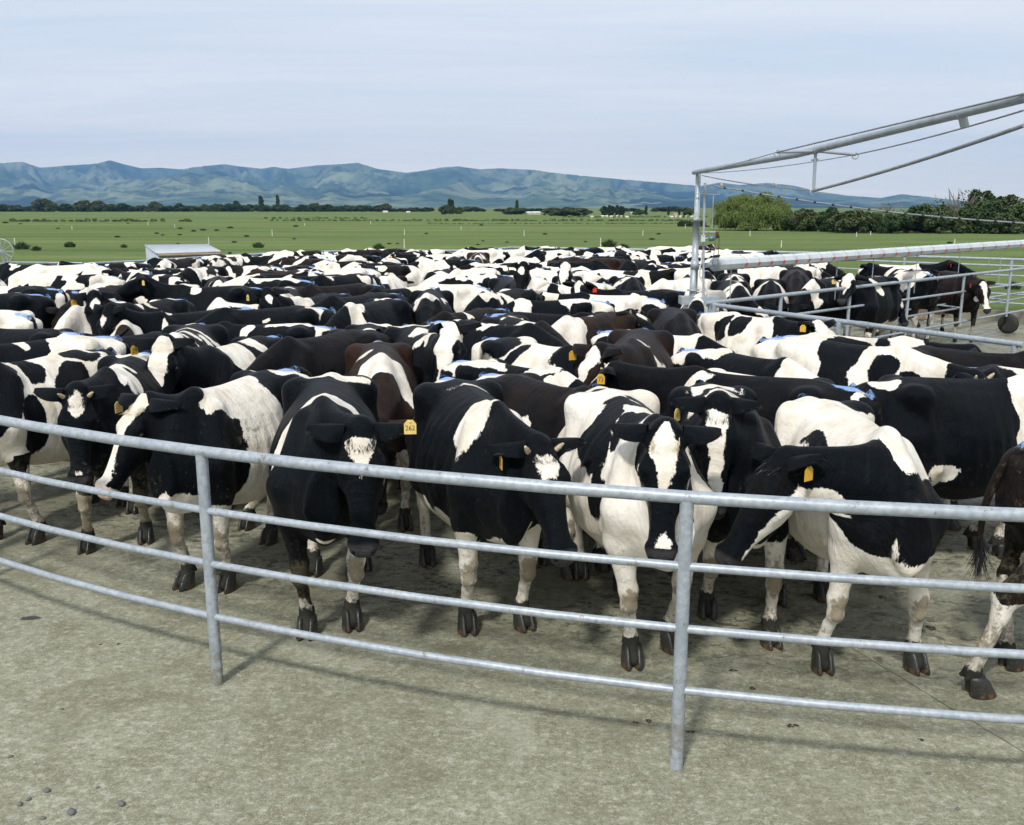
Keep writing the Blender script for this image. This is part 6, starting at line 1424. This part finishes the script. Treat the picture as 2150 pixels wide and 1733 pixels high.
px((1060, 640), (945, 648), 'blackish cow with a thin pale arch on its flank, centre', c('K', [(.1, .3, .03, .25, W_)], brown=.3, belly=False), hz=1.1)
px((888, 527), (881, 547), 'white-faced cow peering forward at the back, centre', c('K', [(.5, 0, .25, .4, W_)], blaze='wide'), hz=1.2, pitch=60)
px((951, 529), (957, 552), 'black cow facing the camera at the back, left of the rust brown one', c('K', [(.1, .1, .05, .1, W_)], blaze='none'), hz=1.2, pitch=60)
px((1004, 524), (1004, 545), 'rust brown cow with white withers facing the camera at the back rail', c('K', [(.40, 0, .08, .12, W_), (.66, 0, .1, .2, W_)], brown=1), hz=1.05, pitch=60)
px((952, 556), (862, 562), 'white cow with three black side spots, centre back', c('W', [(.2, .3, .1, .14, K), (-.05, .3, .12, .15, K), (-.3, .3, .1, .12, K)]), hz=1.15)
px((1050, 566), (935, 574), 'white cow with blue rump paint and black flank bar, centre back', c('W', [(.0, .45, .35, .1, K)], tuft=1), hz=1.1)
px((1075, 596), (935, 586), 'long creamy white cow in the centre, back almost clean', c('W', [(-.7, .6, .1, .1, K)], dirt=.3, tuft=1), hz=1.1)
px((800, 531), (700, 530), 'black cow along the back rail left of centre', c('K', [(.1, .0, .2, .05, W_)]), hz=1.2)
px((860, 534), (790, 540), 'white and black cow left of the white-faced one at the back', c('W', [(-.3, .3, .2, .2, K), (.7, 0, .2, .3, K)]), hz=1.1)
# right back
px((1224, 527), (1100, 529), 'cow half black half white along the back rail, right of centre', c('W', [(.55, .1, .34, .6, K), (-.2, .4, .14, .14, K)], paint=.9), hz=1.2)
px((1262, 534), (1180, 533), 'white cow by the back rail right of centre', c('W', [(.6, .2, .2, .2, K)]), hz=1.1)
px((1318, 545), (1205, 543), 'dark brown cow with shaggy head, right of centre at the back', c('K', [(-.8, .9, .03, .03, W_)], brown=1.0, belly=False, paint=0), hz=1.25)
px((1368, 548), (1312, 552), 'black cow with white thigh stripe at the back, left of the boom post', c('K', [(-.55, .3, .08, .4, W_), (-.3, 0, .1, .1, W_)]), hz=1.1)
px((1430, 535), (1340, 534), 'white-shouldered cow by the back rail left of the boom post', c('K', [(.1, .0, .1, .5, W_), (.45, 0, .15, .3, W_), (-.5, 0, .1, .4, W_)]), hz=1.2)
px((1450, 556), (1375, 556), 'black cow immediately left of the boom post', c('K', [(.3, .1, .2, .1, W_)]), hz=1.1)
px((1120, 548), (1068, 540), 'white and black cow at the back right of the fence corner', c('W', [(-.3, .3, .1, .15, K), (.3, .5, .3, .2, K)]), hz=1.1)
px((1135, 562), (1035, 558), 'black-flanked cow with white back, back right of centre', c('K', [(.0, .0, .6, .15, W_)]), hz=1.1)
px((1117, 576), (1030, 572), 'nearly all white cow back right of centre', c('W', [(-.2, .2, .06, .08, K)]), hz=1.1)
px((1148, 592), (1068, 592), 'white cow with black hip patch right of centre', c('W', [(.5, .3, .15, .25, K), (-.1, .3, .12, .12, K), (-.5, .5, .1, .1, K)]), hz=1.05)
face((1167, 561), (1160, 606), 14.4, -.25, -80, 'black cow with white forehead square and tag facing the camera, right of centre', c('K', [(.3, 0, .1, .1, W_)], blaze='star'), tagt='', tag_side=-1, ears=((-.2, 0), (-.1, 0)))
face((1225, 552), (1218, 596), 15.6, -.2, -95, 'cow with long white blaze among the back rows, right of centre', c('K', [(.2, .2, .2, .2, W_)], blaze='face'))
face((1212, 585), (1208, 612), 14.0, -.35, -165, 'small-looking black head with white blaze and red tag, right of centre', c('K', [(.2, .2, .1, .1, W_)], blaze='wide'), tagt='', tag_side=1, tag_mat=TAGR)
px((1316, 572), (1238, 578), 'round black cow with two white side flecks, left of the boom post', c('K', [(.25, .35, .12, .03, W_), (.55, .2, .08, .06, W_)]), hz=1.1)
px((1342, 573), (1392, 598), 'black cow with a white hip arch, lowering its dark head to the right', c('K', [(.05, -.3, .07, .3, W_), (-.5, 0, .12, .2, W_)]), hz=1.15, pitch=30, yaw=30, tagt='', tag_side=-1)
px((1468, 590), (1392, 592), 'creamy white cow half hidden by the boom post', c('W', [(-.6, .3, .2, .3, K)]), hz=1.0)
px((1452, 572), (1520, 582), 'white and black cow right behind the boom post', c('W', [(.1, -.4, .25, .2, K), (.6, 0, .2, .3, K)]), hz=1.1)
px((1490, 606), (1462, 622), 'white-backed black-sided cow showing on both sides of the boom post foot', c('W', [(.2, -.5, .25, .14, K), (.2, .5, .25, .15, K), (.85, 0, .2, .3, K)]), hz=.95, pitch=60)
px((1488, 582), (1540, 604), 'black cow with two white shoulder bars just right of the boom post', c('K', [(.20, 0, .07, .45, W_), (.45, -.1, .06, .4, W_)], warp=.5), hz=1.05, yaw=35, pitch=40)
px((1535, 566), (1537, 585), 'black cow with white arched shoulders under the tube end', c('K', [(.40, 0, .14, .4, W_)], warp=.5), hz=1.0, pitch=60)
px((1596, 569), (1598, 590), 'cow framed by a white arch round its black chest, under the tube', c('K', [(.15, 0, .20, .8, W_)], warp=.5, belly=False), hz=.95, pitch=62)
px((1656, 560), (1658, 582), 'dark cow with mud-spotted face looking straight out under the tube', c('K', [(-.8, .9, .03, .03, W_)], brown=.3, belly=False, dirt=.8), hz=1.15, pitch=68, tagt='', tag_side=-1)
px((1752, 578), (1700, 580), 'black cow with a white belly band and white tail, under the middle of the tube', c('K', [(-.30, .2, .08, .7, W_), (.60, .1, .12, .4, W_)], warp=.6), hz=1.1)
face((1790, 583), (1776, 620), 15.0, -.35, -130, 'cow with white blaze and pale tag looking left below the tube', c('K', [(.2, .2, .2, .2, W_)], blaze='face'), tagt='', tag_side=-1, tag_mat=TAGP)
px((1730, 566), (1868, 577), 'long black cow heading right below the tube, head low over the gate', c('K', [(-.55, 0, .2, .12, W_), (-.2, 0, .15, .06, W_), (-.1, -.75, .3, .2, W_)], belly=True), hz=1.25, pitch=45)
px((1700, 560), (1640, 560), 'black and white cow behind the mud-spotted face, under the tube', c('W', [(.0, .3, .3, .3, K)]), hz=1.1)
px((1790, 553), (1955, 551), 'large white cow with a black head and red tag, right under the tube', c('W', [(.85, 0, .32, .6, K), (-.75, .3, .1, .2, K)], blaze='none', dirt=.2), hz=1.45, pitch=20, yaw=-10, tagt='', tag_side=-1, tag_mat=TAGR, keep=True)
px((1972, 562), (2032, 566), 'dark brown cow with white face and red tag walking right beyond the gate', c('K', [(.8, .95, .1, .08, W_)], brown=.5, blaze='wide', belly=False, sock=.35, paint=0), hz=1.22, pitch=55, yaw=-5, tagt='', tag_side=-1, tag_mat=TAGR, keep=True)

# --- keep everybody inside the yard and out of each other
def circles(c_):
    x, y = c_['loc']; ct, st = math.cos(c_['th']), math.sin(c_['th']); s = c_.get('sc', 1)
    o = [(x + ct * d * s, y + st * d * s, r * s) for d, r in ((-.52, .27), (-.15, .34), (.22, .32), (.52, .25))]
    p = c_.get('poll')
    if p: q = ((p[0] * ct - p[1] * st), (p[0] * st + p[1] * ct)); o.append((x + q[0] * s, y + q[1] * s, .14))
    return o
n0 = len(COWS)
def gate_side(x, y):
    """>0 on the herd side of the gate pair (left / behind), <0 on the empty concrete"""
    if x < GP[0]: return 1
    # between holding rail and backing gate
    t1 = (y - GP[1]) * (NE[0] - GP[0]) - (NE[1] - GP[1]) * (x - GP[0]); t2 = (y - GP[1]) * (GE[0] - GP[0]) - (GE[1] - GP[1]) * (x - GP[0])
    return -1 if (t1 > -.6 and t2 < .9) else 1
poly = arcpts[::-1][:0] + [arc(A1 + DA * (k / 4)) for k in range(17, -40, -1)] + BACK + RIGHT
def inside(x, y):
    ok = False; n = len(poly)
    for i in range(n):
        (x1, y1), (x2, y2) = poly[i], poly[(i + 1) % n]
        if (y1 > y) != (y2 > y) and x < (x2 - x1) * (y - y1) / (y2 - y1) + x1: ok = not ok
    return ok
def relax_herd(iters):
    for it in range(iters):
        cs_ = [circles(c_) for c_ in COWS]; moved = 0
        for i in range(len(COWS)):
            for j in range(i + 1, len(COWS)):
                if abs(COWS[i]['loc'][0] - COWS[j]['loc'][0]) > 2.4 or abs(COWS[i]['loc'][1] - COWS[j]['loc'][1]) > 2.4: continue
                mx = 0; best = None
                for a in cs_[i]:
                    for b in cs_[j]:
                        d = math.hypot(a[0] - b[0], a[1] - b[1]); ov = (a[2] + b[2]) * .98 - d
                        if ov > mx: mx = ov; best = ((a[0] - b[0]) / (d + 1e-6), (a[1] - b[1]) / (d + 1e-6))
                if best:
                    wi = 0 if COWS[i]['fixed'] else 1; wj = 0 if COWS[j]['fixed'] else 1
                    if wi + wj == 0: continue
                    s = mx * .5 / (wi + wj); moved += 1
                    COWS[i]['loc'][0] += best[0] * s * wi; COWS[i]['loc'][1] += best[1] * s * wi
                    COWS[j]['loc'][0] -= best[0] * s * wj; COWS[j]['loc'][1] -= best[1] * s * wj
        if not moved: break
for i, c_ in enumerate(COWS): c_['home'] = tuple(c_['loc'])
relax_herd(40)
# fill what is still empty
r = random.Random(2024); fill = []
def clear(c_, lim=.94):
    A = circles(c_)
    for o_ in COWS:
        if abs(o_['loc'][0] - c_['loc'][0]) > 2.6 or abs(o_['loc'][1] - c_['loc'][1]) > 2.6: continue
        for b in circles(o_):
            for a in A:
                if math.hypot(a[0] - b[0], a[1] - b[1]) < (a[2] + b[2]) * lim: return False
    return True
for k in range(9000):
    x, y = r.uniform(-10, 9.5), r.uniform(7.4, 29)
    if r.random() < .82: th = (PI if x < 1 else 0) + r.gauss(0, .4) if r.random() < .8 else r.uniform(-PI, PI)
    else: th = -PI / 2 + r.gauss(0, .3)
    if y > 19 and x > 6.5: continue
    hp_ = headpose(r.uniform(-25, 25), r.uniform(.82, 1.16) if r.random() < .8 else 1.36, r.uniform(45, 65))
    c_ = dict(loc=[x, y], th=th, poll=hp_[0], muz=hp_[1], fixed=False, sc=r.uniform(.96, 1.03), coat={}, label=None)
    P_ = circles(c_)
    if not all(inside(a[0], a[1]) and gate_side(a[0], a[1]) > 0 for a in P_): continue
    u_, v_ = proj(x, y, 1.35)
    if u_ < -120 or u_ > 2250: continue
    if math.hypot(x - BP[0], y - BP[1]) < .9: continue
    if clear(c_): COWS.append(c_); fill.append(c_)
print('COWS', n0, len(COWS))
# coats and names for the ones placed by the rule
rb = random.Random(5)
for i, c_ in enumerate(fill):
    b = 'K' if rb.random() < (.66 if not (c_['loc'][0] > 3.5 and c_['loc'][1] > 13) else .3) else 'W'; wh = rb.uniform(.25, .75) if b == 'K' else rb.uniform(.5, .85); br = rb.choice([0, 0, 0, 0, 0, .2, .35])
    c_['coat'] = dict(base=b, warp=1.25, seed=100 + i, white=wh, blaze=rb.choice(['star', 'narrow', 'wide', 'none', 'face']), brown=br, paint=rb.choice([0, .8, .9, 1.0]), tuft=0)
    c_['desc'] = ('mostly white' if b == 'W' else ('black with white patches' if wh > .42 else 'nearly black')) if br < .6 else 'brown-black'
    if rb.random() < .35: c_['tagt'] = ''; c_['tag_side'] = rb.choice([-1, 1])
rows = {}
for c_ in fill:
    u_, v_ = proj(c_['loc'][0], c_['loc'][1], 1.35); c_['u'] = u_; k = int((c_['loc'][1] - 7) // 3.2); rows.setdefault(k, []).append(c_)
RN = ['front', 'near', 'middle', 'upper middle', 'back', 'far back', 'farthest', 'rearmost']
for k, L_ in rows.items():
    L_.sort(key=lambda c_: c_['u'])
    dc = {}
    for c_ in L_:
        q = c_['desc']; dc[q] = dc.get(q, 0) + 1
    seen = {}
    for c_ in L_:
        q = c_['desc']; seen[q] = seen.get(q, 0) + 1
        c_['label'] = f"{q} cow in the {RN[min(k, 7)]} rows, {ORD[seen[q] - 1]} such from the left"
for i, c_ in enumerate(COWS):
    co = dict(c_['coat']); co.setdefault('seed', 40 + i)
    rr = random.Random(900 + i)
    if not c_['fixed'] and co.get('spots') and co.get('base') == 'K' and 'plain' not in (c_['label'] or '') and c_.get('desc') is None and co.get('belly', True):
        co['spots'] = list(co['spots']) + [(rr.uniform(-.6, .5), rr.uniform(-.3, .3), rr.uniform(.04, .12), rr.uniform(.08, .2), 'W') for _ in range(2)]
    co['warp'] = co.get('warp', 1.0) * 1.15
    if 'blaze' not in co: co['blaze'] = rr.choice(['star', 'narrow', 'wide', 'none'])
    co.setdefault('paint', rr.choice([.8, .9, 1.0])); co.setdefault('dirt', rr.uniform(.2, .5))
    Y_ = c_['loc'][1]; h = c_.get('h') or (.014 if Y_ < 9.5 else .019 if Y_ < 13 else .026)
    det = c_.get('detail', 1 if Y_ < 14 else 0)
    if det == 0: co['tuft'] = 0
    if LOWRES: h = max(h, .03)
    u_, v_ = proj(c_['loc'][0], c_['loc'][1], 1.35)
    if not c_['fixed'] and (u_ < -180 or u_ > 2300): continue
    make_cow(c_['loc'], c_['th'], co, c_['label'], poll=c_.get('poll'), muz=c_.get('muz'), feet=c_.get('feet') or {'fl': (.47 + rr.uniform(-.06, .06), .15), 'fr': (.45 + rr.uniform(-.06, .06), -.15), 'hl': (-.62 + rr.uniform(-.08, .06), .16), 'hr': (-.58 + rr.uniform(-.08, .06), -.16)},
             h=h, detail=det, girth=c_.get('girth', rr.uniform(.84, 1.0) if not c_['fixed'] else .90), rib=c_.get('rib', rr.uniform(.3, 1.4)), udder=c_.get('udder', rr.uniform(.8, 1.1)), scale=c_.get('sc', rr.uniform(.94, 1.04)),
             ears=c_.get('ears', ((rr.uniform(-.2, .5), rr.uniform(0, .2)), (rr.uniform(-.2, .5), rr.uniform(0, .2)))), tagt=c_.get('tagt'), tag_side=c_.get('tag_side', -1), tag_mat=c_.get('tag_mat'), tag_at=c_.get('tag_at', .62), horn=c_.get('horn', False), tag_up=c_.get('tag_up'), tail=c_.get('tail'), forelock=c_.get('forelock'))
